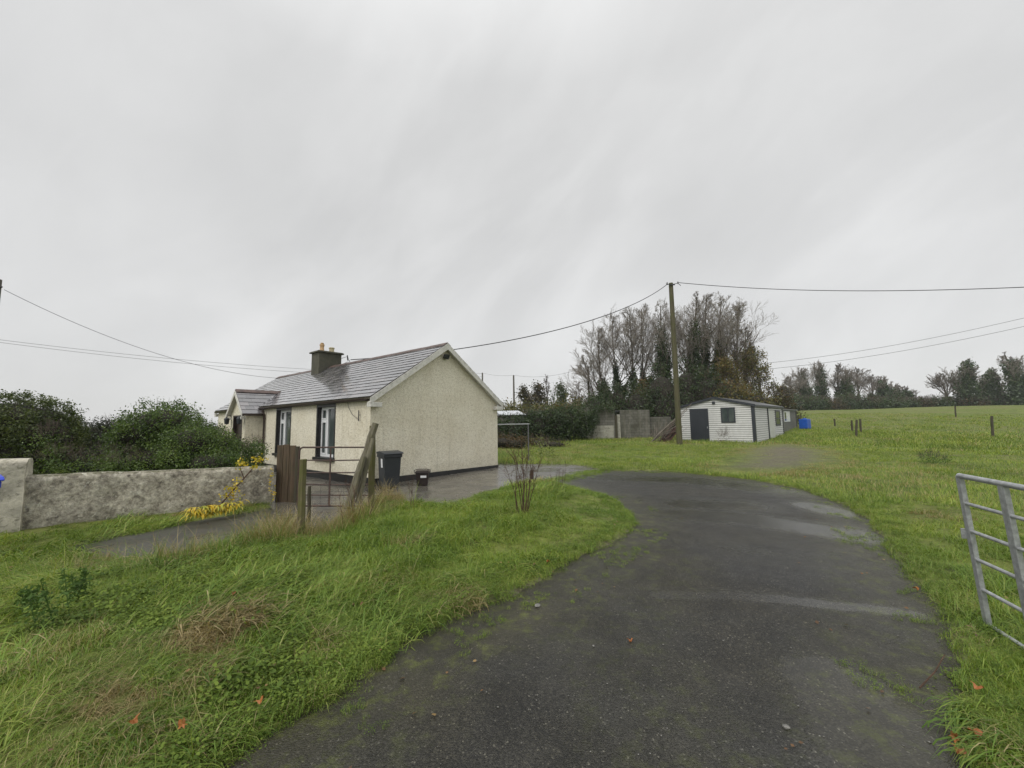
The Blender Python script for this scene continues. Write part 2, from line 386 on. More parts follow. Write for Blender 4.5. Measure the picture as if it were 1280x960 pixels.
def mat_block():
    t = NT('weathered_blockwork'); v = t.coord(); br = t.node('ShaderNodeTexBrick', Vector=t.node('ShaderNodeMapping', Vector=v, Rotation=(R(90), 0, 0)).outputs[0], Scale=1.0, Brick_Width=.45, Row_Height=.225)
    br.inputs['Mortar Size'].default_value = .012; br.inputs['Color1'].default_value = (.12, .115, .10, 1); br.inputs['Color2'].default_value = (.17, .165, .145, 1); br.inputs['Mortar'].default_value = (.07, .068, .055, 1)
    c = t.mix(t.ramp(t.noise(v, 1.1, 7, .7, .5), [(.42, 0.), (.65, .8)]), br.outputs['Color'], (.06, .06, .04))
    c = t.mix(t.ramp(t.noise(t.scalev(v, 3, 3, .4), 1.2, 5, .7), [(.5, 0.), (.7, .5)]), c, (.24, .23, .19))
    t.set(c, .85, .3); t.bump(br.outputs['Fac'], -.4, .02); return t.m
MAT['block'] = mat_block()
MAT['blockwhite'] = mat_simple('flaking_whitewash', (.34, .33, .28), .85, .25, 2.2, .4, .02, dirt=(.12, .11, .09), dirt_amt=.8)
MAT['grass'] = mat_grass()
MAT['ground'] = mat_ground()
MAT['plank'] = mat_wood('brown_weathered_plank', (.085, .058, .036), (.05, .05, .02), .3)
MAT['post'] = mat_wood('mossy_fence_post', (.12, .10, .055), (.10, .11, .022), .85)
MAT['greypost'] = mat_wood('grey_lichened_timber', (.15, .135, .10), (.09, .09, .03), .5)
MAT['darkpost'] = mat_wood('dark_wet_post', (.06, .05, .035), (.05, .055, .02), .5)
MAT['pole'] = mat_wood('green_treated_pole', (.085, .075, .042), (.08, .085, .028), .7)
MAT['polegrey'] = mat_wood('grey_pole', (.12, .11, .095), (.1, .1, .06), .3)
MAT['binblack'] = mat_simple('charcoal_bin_plastic', (.025, .029, .034), .42, .15, 4, .1, fine=90)
MAT['binblue'] = mat_simple('blue_bin_plastic', (.012, .045, .50), .35, .1, 4, .1, fine=90)
MAT['binbrown'] = mat_simple('brown_caddy_plastic', (.022, .014, .013), .4, .15, 4, .1, fine=90)
MAT['rubber'] = mat_simple('black_rubber', (.015, .015, .015), .7, .1)
MAT['sticker'] = mat_simple('white_sticker', (.72, .73, .74), .4, .08)
MAT['tank'] = mat_simple('blue_tank_plastic', (.012, .085, .42), .4, .2, 3, .1)
MAT['clad'] = mat_simple('pale_cladding', (.56, .565, .55), .45, .08, 2, .06, dirt=(.4, .4, .34), dirt_amt=.4)
MAT['lip_shade'] = mat_simple('board_lip_shade', (.12, .12, .11), .8, .2)  # dark grey standing in for shade under the board lips
MAT['anthra'] = mat_simple('anthracite_trim', (.028, .033, .042), .4, .15, 3, .05)
MAT['greyshed'] = mat_simple('dull_grey_boards', (.15, .148, .135), .7, .2, 2, .3, dirt=(.08, .08, .06))
MAT['metalroof'] = mat_simple('grey_sheet_roof', (.10, .105, .11), .35, .2, 3, .1)
MAT['paleroof'] = mat_simple('pale_corrugated_sheet', (.52, .54, .56), .4, .15, 2, .1)
MAT['cable'] = mat_simple('dark_cable', (.03, .03, .032), .6, .1)
MAT['cablegrey'] = mat_simple('weathered_cable', (.12, .12, .125), .6, .1)
MAT['door_dark'] = mat_simple('dark_stained_door', (.03, .018, .014), .4, .3, 4, .2)
MAT['stone'] = mat_simple('loose_chippings', (.17, .165, .15), .5, .6, 30, .2)
MAT['palestone'] = mat_simple('pale_stone', (.4, .38, .32), .7, .3, 8, .4, .01)
MAT['bark'] = mat_bark('grey_brown_bark', (.10, .085, .068))
MAT['twig'] = mat_bark('bare_twigs', (.12, .095, .078))
MAT['twiggrey'] = mat_bark('grey_bare_twigs', (.23, .205, .175))
MAT['twigpale'] = mat_bark('pale_bare_twigs', (.19, .165, .14))
MAT['stem'] = mat_bark('dark_red_stem', (.09, .055, .038))
MAT['ivy'] = mat_leaf('ivy_leaves', [(.014, .028, .009), (.03, .056, .016), (.056, .09, .025), (.09, .13, .035)], nscale=.5)
MAT['farivy'] = mat_leaf('far_evergreen_leaves', [(.03, .055, .022), (.05, .085, .032), (.078, .118, .042), (.11, .15, .055)], nscale=.25)
MAT['hedge'] = mat_leaf('clipped_hedge_leaves', [(.02, .03, .009), (.05, .075, .016), (.10, .13, .028), (.16, .18, .045)], nscale=1.6)
MAT['shrub'] = mat_leaf('garden_shrub_leaves', [(.026, .048, .011), (.065, .115, .022), (.125, .19, .035), (.19, .24, .055)], nscale=1.9)
MAT['darkhedge'] = mat_leaf('dark_hedge_leaves', [(.008, .013, .006), (.018, .028, .010), (.035, .048, .015), (.07, .08, .025)], nscale=1.3)
MAT['brownhedge'] = mat_leaf('autumn_hedge_leaves', [(.022, .028, .010), (.045, .045, .014), (.09, .06, .02), (.16, .085, .025)], nscale=.5)
MAT['autumn'] = mat_leaf('autumn_leaves', [(.06, .075, .018), (.12, .115, .028), (.19, .15, .035), (.18, .10, .03)], nscale=.4, amount=.9)
MAT['olive'] = mat_leaf('olive_turning_leaves', [(.04, .05, .014), (.08, .095, .022), (.14, .14, .035), (.17, .12, .035)], nscale=.4, amount=.9)
MAT['yellow'] = mat_leaf('yellow_leaves', [(.28, .26, .02), (.50, .40, .02), (.62, .42, .02), (.40, .42, .05)], nscale=3, amount=.9)
MAT['lime'] = mat_leaf('lime_leaves', [(.10, .13, .03), (.17, .21, .05), (.26, .28, .07)], nscale=3)
MAT['weed'] = mat_leaf('dark_weed_leaves', rough=.75, spec=.2, cols=[(.06, .11, .03), (.10, .17, .045), (.15, .22, .06)], nscale=3)
MAT['rust_leaf'] = mat_leaf('fallen_leaf_orange', [(.22, .07, .025), (.36, .13, .035), (.45, .22, .07)], nscale=9, trans=.1)
MAT['brownheap'] = mat_simple('rusty_brown_heap', (.07, .03, .02), .75, .5, 3, .5, .03, dirt=(.03, .03, .02))

def mat_pane():
    t = NT('window_glass'); v = t.coord()
    c = t.ramp(t.noise(v, 1.5, 2), [(.3, (.045, .06, .058)), (.7, (.085, .105, .10))])
    t.set(c, .06, .6); return t.m
MAT['pane'] = mat_pane()

# ------------------------------------------------------------------ setting: ground sheets
def graded(a, b, step, lo, hi, g=1.16):
    xs = list(np.arange(a, b + 1e-6, step)); s = step; x = xs[-1]
    while x < hi: s *= g; x += s; xs.append(x)
    s = step; x = xs[0]; pre = []
    while x > lo: s *= g; x -= s; pre.append(x)
    return np.array(pre[::-1] + xs)
xs = graded(-8.5, 7, .085, -420, 420, 1.07); ys = graded(.2, 11, .085, -60, 700, 1.045)
X, Y = np.meshgrid(xs, ys); sd = SD(X, Y); Z = HF(X, Y, sd)
nx, ny = len(xs), len(ys)
I = np.arange(nx * ny).reshape(ny, nx)
me = np_mesh('ground', np.stack([X, Y, Z], -1).reshape(-1, 3), np.stack([I[:-1, :-1], I[:-1, 1:], I[1:, 1:], I[1:, :-1]], -1).reshape(-1, 4), True)
a = me.attributes.new('bare', 'FLOAT', 'POINT')
bare = np.maximum(1 - sst(.0, .16, sd), (1 - sst(-1.2, .5, sdist(X, Y, PATCH))))
a.data.foreach_set('value', bare.ravel().astype(np.float32))
ground = tag(link_mesh('ground', me, MAT['ground']), kind='structure')

def sheet(name, poly, z, step, m, grow=.25, wetfn=None, mossfn=None, und=.006):
    P = np.array(poly); x0, y0 = P.min(0) - grow; x1, y1 = P.max(0) + grow
    gx = np.arange(x0, x1 + step, step); gy = np.arange(y0, y1 + step, step)
    X, Y = np.meshgrid(gx, gy); s = sdist(X, Y, poly)
    Z = z + und * 2 * (fbm(X * .7, Y * .7, 41) - .5)
    if name == 'driveway':
        # shallow cross ridge and tyre ruts
        Z = Z + .0
    I = np.arange(X.size).reshape(X.shape); q = np.stack([I[:-1, :-1], I[:-1, 1:], I[1:, 1:], I[1:, :-1]], -1).reshape(-1, 4)
    keep = (s.ravel()[q] < grow).any(1); q = q[keep]
    used = np.unique(q); mp = -np.ones(X.size, int); mp[used] = np.arange(len(used)); q = mp[q]
    V = np.stack([X, Y, Z], -1).reshape(-1, 3)[used]
    me = np_mesh(name, V, q, True)
    for nm, fn in (('wet', wetfn), ('moss', mossfn)):
        if fn is None: continue
        a = me.attributes.new(nm, 'FLOAT', 'POINT'); a.data.foreach_set('value', np.clip(fn(V[:, 0], V[:, 1]), 0, 1).astype(np.float32))
    return tag(link_mesh(name, me, m), kind='structure')
def seg_d(x, y, pts):
    d = np.full(x.shape, 1e9)
    for (ax, ay), (bx, by) in zip(pts[:-1], pts[1:]):
        ex, ey = bx - ax, by - ay; t = np.clip(((x - ax) * ex + (y - ay) * ey) / (ex * ex + ey * ey), 0, 1)
        d = np.minimum(d, np.hypot(x - ax - t * ex, y - ay - t * ey))
    return d
def drive_wet(x, y):
    w = 1.15 * (1 - sst(.0, .2, seg_d(x, y, gp((822, 744), (900, 743), (1000, 752), (1080, 760), (1145, 768)))))
    w = np.maximum(w, .95 * (1 - sst(.1, .9, seg_d(x, y, gp((850, 643), (930, 648), (1060, 668))))))
    w = np.maximum(w, .9 * (1 - sst(.05, .9, seg_d(x, y, gp((855, 630), (930, 632))))))
    w = np.maximum(w, 1.0 * (1 - sst(.1, .6, seg_d(x, y, gp((1012, 632), (1048, 641))))))
    w = np.maximum(w, .9 * (1 - sst(.1, .6, seg_d(x, y, gp((1040, 850), (1100, 930), (1130, 990))))))
    w = np.maximum(w, .45 * (1 - sst(.1, .6, seg_d(x, y, gp((780, 950), (820, 850))))))
    w = np.maximum(w, .4 * sst(7, 14, y)); w = np.maximum(w, .75 * (1 - sst(.2, 1.3, seg_d(x, y, gp((760, 597), (860, 600), (960, 612))))))
    return w
def drive_moss(x, y):
    s = -sdist(x, y, DRIVE)
    return (1 - sst(.05, .95, s)) * 1.0 + .5 * (1 - sst(.1, .5, seg_d(x, y, gp((500, 850), (560, 800), (640, 770))))) + .35 * (1 - sst(.2, .7, seg_d(x, y, gp((860, 960), (760, 780), (840, 700)))))
sheet('driveway', DRIVE, 0.0, .09, MAT['asphalt'], wetfn=drive_wet, mossfn=drive_moss)
sheet('yard', YARD, 0.012, .11, MAT['yard'], grow=.03, und=.004)
sheet('path', PATH, 0.006, .12, MAT['path'], und=.006)

# ------------------------------------------------------------------ grass
def tuft(name, n, rad, lmin, lmax, w, lean, spread, seg=3, mat='grass', seedheads=False):
    V = []; Q = []; T = []
    for b in range(n):
        r = rad * math.sqrt(rng.random()); a = rng.random() * 6.283
        p = np.array([r * math.cos(a), r * math.sin(a), -.02]); L = rng.uniform(lmin, lmax)
        ang = rng.normal(0, spread); d = np.array([math.cos(ang), math.sin(ang), 0]); side = np.array([-d[1], d[0], 0])
        tw = rng.normal(0, .6); side = side * math.cos(tw) + np.array([0, 0, 1]) * math.sin(tw) * .4
        k = lean * rng.uniform(.4, 1.3); ww = w * rng.uniform(.6, 1.2); el = R(88) - k * .35; base = len(V); q = p.copy()
        for i in range(seg + 1):
            t = i / seg; hw = ww * (1 - t ** 1.6) * .5
            if i < seg: V += [q - side * hw, q + side * hw]
            else: V.append(q.copy())
            e = el - k * t * 1.25
            q = q + (d * math.cos(e) + np.array([0, 0, 1]) * math.sin(e)) * L / seg
        for i in range(seg - 1): Q.append((base + 2 * i, base + 2 * i + 1, base + 2 * i + 3, base + 2 * i + 2))
        T.append((base + 2 * seg - 2, base + 2 * seg - 1, base + 2 * seg))
    V = np.array(V); me = np_mesh(name, V, [np.array(Q), np.array(T)] if Q else [np.array(T)])
    me.materials.append(MAT[mat]); return bpy.data.objects.new(name, me)
def leaf_tuft(name, n, rad, size, h, mat):
    V = []; Fq = []
    for b in range(n):
        r = rad * math.sqrt(rng.random()); a = rng.random() * 6.283; s = size * rng.uniform(.6, 1.3)
        c = np.array([r * math.cos(a), r * math.sin(a), rng.uniform(.3, 1) * h])
        nrm = np.array([rng.normal(0, .35), rng.normal(0, .35), 1]); nrm /= np.linalg.norm(nrm)
        u = np.cross(nrm, [math.cos(a * 3), math.sin(a * 3), 0]); u /= np.linalg.norm(u); v = np.cross(nrm, u)
        base = len(V)
        for k in range(6):
            th = k * math.pi / 3; V.append(c + s * (u * math.cos(th) + v * .7 * math.sin(th)))
        Fq.append([base + k for k in range(6)])
    me = np_mesh(name, np.array(V), [np.array(Fq)]); me.materials.append(MAT[mat]); return bpy.data.objects.new(name, me)
MAT['clover'] = mat_leaf('ground_cover_leaves', rough=.7, spec=.25, cols=[(.05, .085, .016), (.10, .155, .024), (.16, .225, .034), (.22, .28, .05)], nscale=2.2, amount=.7)
tc = bpy.data.collections.new('tufts')
tufts = [tuft('grass_tuft_a', 46, .09, .05, .12, .0055, .9, 2.2), tuft('grass_tuft_b', 46, .09, .06, .14, .0055, 1.3, 1.6),
         tuft('grass_tuft_c', 44, .10, .14, .30, .006, 2.6, .6, 5), tuft('grass_tuft_d', 44, .10, .10, .24, .0055, 2.2, 1.1, 4),
         tuft('grass_tuft_e', 26, .10, .25, .50, .0045, 1.0, 1.5, 4),
         leaf_tuft('grass_tuft_f', 42, .10, .0085, .07, 'clover'), leaf_tuft('grass_tuft_g', 22, .10, .014, .09, 'clover'),
         tuft('grass_tuft_h', 34, .30, .07, .20, .016, 1.1, 2.0, 2), tuft('grass_tuft_i', 30, .5, .09, .24, .03, 1.1, 2.2, 2)]
for o in tufts: tc.objects.link(o)

def scatter_ng():
    ng = bpy.data.node_groups.new('scatter', 'GeometryNodeTree')
    ng.interface.new_socket('Geometry', in_out='INPUT', socket_type='NodeSocketGeometry'); ng.interface.new_socket('Geometry', in_out='OUTPUT', socket_type='NodeSocketGeometry')
    N = ng.nodes; L = ng.links; gi = N.new('NodeGroupInput'); go = N.new('NodeGroupOutput')
    ci = N.new('GeometryNodeCollectionInfo'); ci.inputs['Collection'].default_value = tc; ci.inputs['Separate Children'].default_value = True; ci.inputs['Reset Children'].default_value = True
    ip = N.new('GeometryNodeInstanceOnPoints'); ip.inputs['Pick Instance'].default_value = True
    def att(nm, ty):
        a = N.new('GeometryNodeInputNamedAttribute'); a.data_type = ty; a.inputs['Name'].default_value = nm; return a.outputs['Attribute']
    er = N.new('FunctionNodeEulerToRotation'); L.new(att('rot', 'FLOAT_VECTOR'), er.inputs[0])
    L.new(gi.outputs[0], ip.inputs['Points']); L.new(ci.outputs[0], ip.inputs['Instance']); L.new(att('idx', 'INT'), ip.inputs['Instance Index'])
    L.new(er.outputs[0], ip.inputs['Rotation']); L.new(att('scl', 'FLOAT'), ip.inputs['Scale']); L.new(ip.outputs[0], go.inputs[0]); return ng
NG = scatter_ng()
def scatter_object(name, P, idx, rot, scl, tint):
    me = bpy.data.meshes.new(name); me.vertices.add(len(P)); me.vertices.foreach_set('co', P.astype(np.float32).ravel())
    for nm, ty, arr, key in (('idx', 'INT', idx.astype(np.int32), 'value'), ('rot', 'FLOAT_VECTOR', rot.astype(np.float32).ravel(), 'vector'), ('scl', 'FLOAT', scl.astype(np.float32), 'value'), ('tint', 'FLOAT', tint.astype(np.float32), 'value')):
        a = me.attributes.new(nm, ty, 'POINT'); a.data.foreach_set(key, arr)
    o = bpy.data.objects.new(name, me); col.objects.link(o); md = o.modifiers.new('scatter', 'NODES'); md.node_group = NG; return o

HOUSE = [hp(-.02, -.02), hp(5.42, -.02), hp(5.42, 13.3), hp(-.02, 13.3)]
GWALL = [(-9.6, 4.6), (-5.2, 8.72), (-5.4, 9.0), (-9.8, 4.9)]
def shell(r0, r1, dens):
    a0, a1 = R(90 - 60), R(90 + 60)
    n = int(dens * (a1 - a0) * (r1 * r1 - r0 * r0) / 2)
    r = np.sqrt(rng.uniform(r0 * r0, r1 * r1, n)); a = rng.uniform(a0, a1, n)
    return r * np.cos(a), r * np.sin(a)
pts = []
for r0, r1, dn in ((.9, 3.2, 520), (3.2, 5, 280), (5, 7.5, 150), (7.5, 11, 75), (11, 17, 30), (17, 27, 14), (27, 45, 5.5), (45, 80, 1.6)):
    x, y = shell(r0, r1, dn); pts.append(np.stack([x, y, np.full(x.shape, r0)], -1))
P = np.concatenate(pts); x, y = P[:, 0], P[:, 1]
s = SD(x, y); edge = (fbm(x * 3, y * 3, 5) - .5) * .16
keep = (s + edge > .015) & (sdist(x, y, HOUSE) > .05) & (sdist(x, y, SHED) > .12) & (sdist(x, y, GWALL) > .02)
pd = sdist(x, y, PATCH); keep &= ~((pd < .6) & (rng.random(len(x)) < .95 * (1 - sst(-.3, .6, pd + 1.2 * (fbm(x, y, 8) - .5)))))
# behind the garden wall the hedges hide the lawn
x, y, s, pd = x[keep], y[keep], s[keep], pd[keep]; r = np.hypot(x, y); n = len(x)
u = rng.random(n); patch = fbm(x * .9, y * .9, 61); patch2 = fbm(x * .5, y * .5, 77); gdry = fbm(x * 1.3, y * 1.3, 91)
straw_c = np.array(G(430, 640)[:2]); straw_c2 = np.array(G(375, 668)[:2])
ds = seg_d(x, y, [tuple(G(370, 672)[:2]), tuple(G(440, 645)[:2]), tuple(G(500, 622)[:2])])
dry_zone = 1 - sst(.3, 1.0, ds)
path_edge = seg_d(x, y, gp((130, 712), (260, 700), (370, 668))); dry_zone = np.maximum(dry_zone, .42 * (1 - sst(.2, .9, path_edge)))
left_low = (sst(0, 1.2, (-x) - .35 * y - .1)) * (1 - sst(3.0, 5.2, y)) * (x < 0)   # lower-left ground cover
idx = np.where(u < .33, 0, np.where(u < .6, 1, np.where(u < .85, 3, 2)))
long_m = (patch > .5) & (y > 2.2) & (x < 3) & (r < 11)
idx = np.where(long_m & (u < .75), np.where(u < .42, 2, 3), idx)
cov = (left_low > .2) & (rng.random(n) < .6 * (fbm(x * 1.4, y * 1.4, 33) > .46))
idx = np.where(cov, np.where(u < .7, 5, 6), idx)
idx = np.where((s < .35) & (x < 1) & (rng.random(n) < .3) & (r < 6), 5, idx)
right = (x > 1.5) & (r < 12); idx = np.where(right & (idx == 2) & (u > .3), 1, idx)
idx = np.where((rng.random(n) < .5 * dry_zone) & (r < 11), 4, idx)
idx = np.where((rng.random(n) < .012) & (r < 8), 4, idx)
idx = np.where(r > 10.5, 7, idx); idx = np.where(r > 26, 8, idx)
scl = rng.uniform(.75, 1.3, n) * (1 - .45 * (s < .12)); tus = fbm(x * 2.1, y * 2.1, 123, 4); scl = np.where((idx < 5) & (r < 11), scl * (.72 + .85 * sst(.32, .68, tus)), scl)
scl = np.where((r > 7) & (r <= 10.5), scl * 1.15, scl)
scl = np.where((idx == 4) & (dry_zone < .2), scl * .7, scl * np.where(idx == 4, .72, 1))
scl = np.where((x > 1.0) & (y > 4) & (r < 30), scl * .66, scl)
scl = np.where(pd < .5, scl * .6, scl)
scl = np.where((idx < 5) & (y < 3.4) & (x < 0), scl * (.75 + .25 * sst(2.2, 3.4, y)), scl)
scl = np.where((idx < 5) & (s < .5) & (r < 6), scl * .8, scl)
lay = fbm(x * .45, y * .45, 13) * 9 + fbm(x * 1.6, y * 1.6, 14) * 2.5
rz = lay + rng.normal(0, .55, n)
rot = np.stack([rng.normal(0, .1, n), rng.normal(0, .1, n), rz], -1)
tint = .17 + .26 * (gdry > .66) + .5 * dry_zone + .16 * (patch2 > .62) * (r < 12) + rng.normal(0, .08, n) + .20 * (r > 9) * sst(.42, .68, fbm(x * .16, y * .16 + 3, 4, 4)) + .2 * (r > 9) * (fbm(x * .9, y * .9, 6) > .62) + .35 * (pd < .8)
tint = np.where((idx == 4) & (dry_zone > .3), tint + .25, tint)
wf = 1 - sst(.15, .6, seg_d(x, y, [(-7.75, 6.2), (-5.2, 8.56)])); tint = tint + .4 * wf * (fbm(x * 2, y * 2, 303) > .4); scl = scl * (1 - .35 * wf)
for (px_, py_, rr_, am_) in ((262, 812, .34, .6), (240, 850, .25, .35), (505, 690, .28, .5), (585, 762, .3, .4), (150, 900, .25, .5), (1180, 800, .35, .4), (1230, 930, .3, .4), (500, 640, .4, .35), (90, 700, .5, .3)):
    q_ = G(px_, py_); dq = np.hypot(x - q_.x, y - q_.y) + (fbm(x * 5, y * 5, 66) - .5) * .3; hit = dq < rr_; tint = tint + am_ * (1 - sst(rr_ * .4, rr_, dq)); cov = cov & ~hit; idx = np.where(hit & (rng.random(n) < .45) & (r < 9), 2, idx)
tint = np.where(cov, .05, np.clip(tint, 0, 1))
# small tufts and moss cushions creeping over the edge of the tarmac
x2, y2 = shell(.9, 14, 260); s2 = sdist(x2, y2, DRIVE); dense = (s2 > .0) & (s2 < .38) & (sdist(x2, y2, YARD) > .05) & (sdist(x2, y2, PATH) > .05); k2 = dense | ((s2 > -.5) & (s2 < .02) & (fbm(x2 * 2.6, y2 * 2.6, 44) + .25 * s2 > .57) & (sdist(x2, y2, YARD) > 0))
x2, y2, s2 = x2[k2], y2[k2], s2[k2]; m2 = len(x2)
x = np.concatenate([x, x2]); y = np.concatenate([y, y2]); s = np.concatenate([s, s2]); idx = np.concatenate([idx, np.where(rng.random(m2) < .6, 0, 5)]); scl = np.concatenate([scl, np.where(s2 > 0, rng.uniform(.45, .85, m2), rng.uniform(.2, .5, m2))])
rot = np.concatenate([rot, np.stack([np.zeros(m2), np.zeros(m2), rng.uniform(0, 6, m2)], -1)]); tint = np.concatenate([tint, rng.uniform(.1, .5, m2)])
# weedy strip where the tarmac meets the concrete yard
t3 = rng.random(620); a3, b3 = np.array(G(692, 601)[:2]), np.array(G(752, 588)[:2]); p3 = a3 + (b3 - a3) * t3[:, None] + rng.normal(0, .11, (620, 2)) * (1 + 1.2 * vnoise(t3 * 9, t3 * 0, 2))[:, None]
x = np.concatenate([x, p3[:, 0]]); y = np.concatenate([y, p3[:, 1]]); s = np.concatenate([s, SD(p3[:, 0], p3[:, 1])]); idx = np.concatenate([idx, np.where(rng.random(620) < .7, 1, 5)]); scl = np.concatenate([scl, rng.uniform(.4, 1.0, 620)])
rot = np.concatenate([rot, np.stack([np.zeros(620), np.zeros(620), rng.uniform(0, 6, 620)], -1)]); tint = np.concatenate([tint, rng.uniform(.1, .5, 620)])
z = HF(x, y, s); z = np.where(s < 0, np.maximum(z, .0), z)
scatter_object('grass', np.stack([x, y, z], -1), idx, rot, scl, tint)['kind'] = 'stuff'

MAT['litter'] = mat_leaf('brown_leaf_litter', [(.05, .03, .015), (.12, .065, .03), (.22, .11, .04), (.3, .2, .08)], nscale=4, amount=.9)
# loose chippings on the driveway
def blob_stones(name, X, Y, Zs, S, m):
    ico_v = np.array([(1, 0, 0), (-1, 0, 0), (0, 1, 0), (0, -1, 0), (0, 0, 1), (0, 0, -1)], float); ico_f = np.array([(0, 2, 4), (2, 1, 4), (1, 3, 4), (3, 0, 4), (2, 0, 5), (1, 2, 5), (3, 1, 5), (0, 3, 5)])
    n = len(X); V = ico_v[None] * rng.uniform(.5, 1.2, (n, 6, 1)) * S[:, None, None]; V[..., 2] *= .5
    a = rng.uniform(0, 6.28, n); c, s_ = np.cos(a)[:, None], np.sin(a)[:, None]
    V = np.stack([V[..., 0] * c - V[..., 1] * s_, V[..., 0] * s_ + V[..., 1] * c, V[..., 2]], -1) + np.stack([X, Y, Zs], -1)[:, None]
    Fi = (ico_f[None] + (np.arange(n) * 6)[:, None, None]).reshape(-1, 3)
    return link_mesh(name, np_mesh(name, V.reshape(-1, 3), Fi), m)
x, y = shell(.9, 9, 45); s = sdist(x, y, DRIVE); k = (s < .0) & ((fbm(x * 1.5, y * 1.5, 55) > .5) | (rng.random(len(x)) < .3)); x, y = x[k], y[k]
S = rng.gamma(2.0, .0016, len(x)) + .0012
blob_stones('gravel', x, y, .002 + 0 * x, S, MAT['stone'])['kind'] = 'stuff'

# ------------------------------------------------------------------ world, light
w = bpy.data.worlds.new('World'); scn.world = w; w.use_nodes = True; nt = w.node_tree; N = nt.nodes; L = nt.links
bg = N['Background']; SUN_EL, SUN_AZ = R(48), R(215)
sky = N.new('ShaderNodeTexSky'); sky.sky_type = 'NISHITA'; sky.sun_disc = False; sky.sun_elevation = SUN_EL; sky.sun_rotation = SUN_AZ
tcn = N.new('ShaderNodeTexCoord'); sep = N.new('ShaderNodeSeparateXYZ'); L.new(tcn.outputs['Generated'], sep.inputs[0])
def wm(op, a, b=0., clamp=False):
    n = N.new('ShaderNodeMath'); n.operation = op; n.use_clamp = clamp
    for i, v in ((0, a), (1, b)):
        if isinstance(v, bpy.types.NodeSocket): L.new(v, n.inputs[i])
        else: n.inputs[i].default_value = v
    return n.outputs[0]
zc = wm('MAXIMUM', sep.outputs['Z'], 0.0); # cloud layers looked up by sky direction; drawn-out banks lean up to the right
def wnoise(scale, roty, rotz, sc3, detail, rough, dist, off=(0, 0, 0)):
    mp = N.new('ShaderNodeMapping'); mp.vector_type = 'POINT'; mp.inputs['Rotation'].default_value = (0, roty, rotz); L.new(tcn.outputs['Generated'], mp.inputs[0])
    m2 = N.new('ShaderNodeMapping'); m2.inputs['Scale'].default_value = sc3; m2.inputs['Location'].default_value = off; L.new(mp.outputs[0], m2.inputs[0])
    t = N.new('ShaderNodeTexNoise'); L.new(m2.outputs[0], t.inputs['Vector'])
    t.inputs['Scale'].default_value = scale; t.inputs['Detail'].default_value = detail; t.inputs['Roughness'].default_value = rough; t.inputs['Distortion'].default_value = dist; return t.outputs['Fac']
n1 = wnoise(1.1, 0, 0, (1, 1, 1.3), 3, .5, .3, (2.3, .4, 1.1)); n2 = wnoise(2.3, R(42), R(12), (.62, 1.0, 1.7), 5, .52, .45, (.9, .2, .3)); n3 = wnoise(6.5, R(42), R(12), (.7, 1, 1.5), 6, .55, .5)
def wramp(f, stops):
    r_ = N.new('ShaderNodeValToRGB'); L.new(f, r_.inputs[0]); e = r_.color_ramp.elements
    while len(e) < len(stops): e.new(.5)
    for k_, (p_, c_) in enumerate(stops): e[k_].position = p_; e[k_].color = (c_, c_, c_, 1)
    return r_.outputs[0]
b1 = wramp(n1, [(.3, .90), (.7, 1.07)]); b2 = wramp(n2, [(.3, .935), (.5, .975), (.6, 1.04), (.72, 1.10)]); b3 = wramp(n3, [(.3, .97), (.7, 1.03)])
br = wm('MULTIPLY', wm('MULTIPLY', b1, b2), b3)
# an overcast sky brightens towards the zenith
br = wm('MULTIPLY', br, wramp(zc, [(0, 1.03), (.12, 1.02), (.45, .95), (.68, .97), (.82, 1.2), (1, 2.2)]))
cc = N.new('ShaderNodeMix'); cc.data_type = 'RGBA'; cc.blend_type = 'MULTIPLY'; cc.inputs[0].default_value = 1
L.new(br, cc.inputs[6]); cc.inputs[7].default_value = (4.82, 4.83, 4.81, 1)
mx = N.new('ShaderNodeMix'); mx.data_type = 'RGBA'; mx.inputs[0].default_value = .97; L.new(sky.outputs[0], mx.inputs[6]); L.new(cc.outputs[2], mx.inputs[7])
L.new(mx.outputs[2], bg.inputs[0]); bg.inputs[1].default_value = .1
sl = bpy.data.lights.new('sun', 'SUN'); sl.energy = 1.1; sl.angle = R(35); sl.color = (1, .97, .92); so = bpy.data.objects.new('sun', sl); col.objects.link(so)
sdir = Vector((math.sin(SUN_AZ) * math.cos(SUN_EL), math.cos(SUN_AZ) * math.cos(SUN_EL), math.sin(SUN_EL)))
so.rotation_euler = sdir.to_track_quat('Z', 'Y').to_euler(); so.location = (0, 0, 40)
scn.view_settings.view_transform = 'Standard'; scn.view_settings.look = 'None'; scn.view_settings.exposure = 0.7; scn.view_settings.gamma = 1
scn.view_settings.use_curve_mapping = False
#@@OBJECTS@@
def gz(x, y): return float(HF(np.array([x]), np.array([y]))[0])

# ------------------------------------------------------------------ cottage (local X = depth of gable, local Y = length of front)
W_, LN, EZ, RZ = 5.33, 13.3, 2.42, 4.22; SL = (RZ - EZ) / (W_ / 2)
cot = empty('cottage', HC, HANG, 'single storey cream pebbledashed cottage with wet slate roof and chimney', 'cottage')
m = MB()
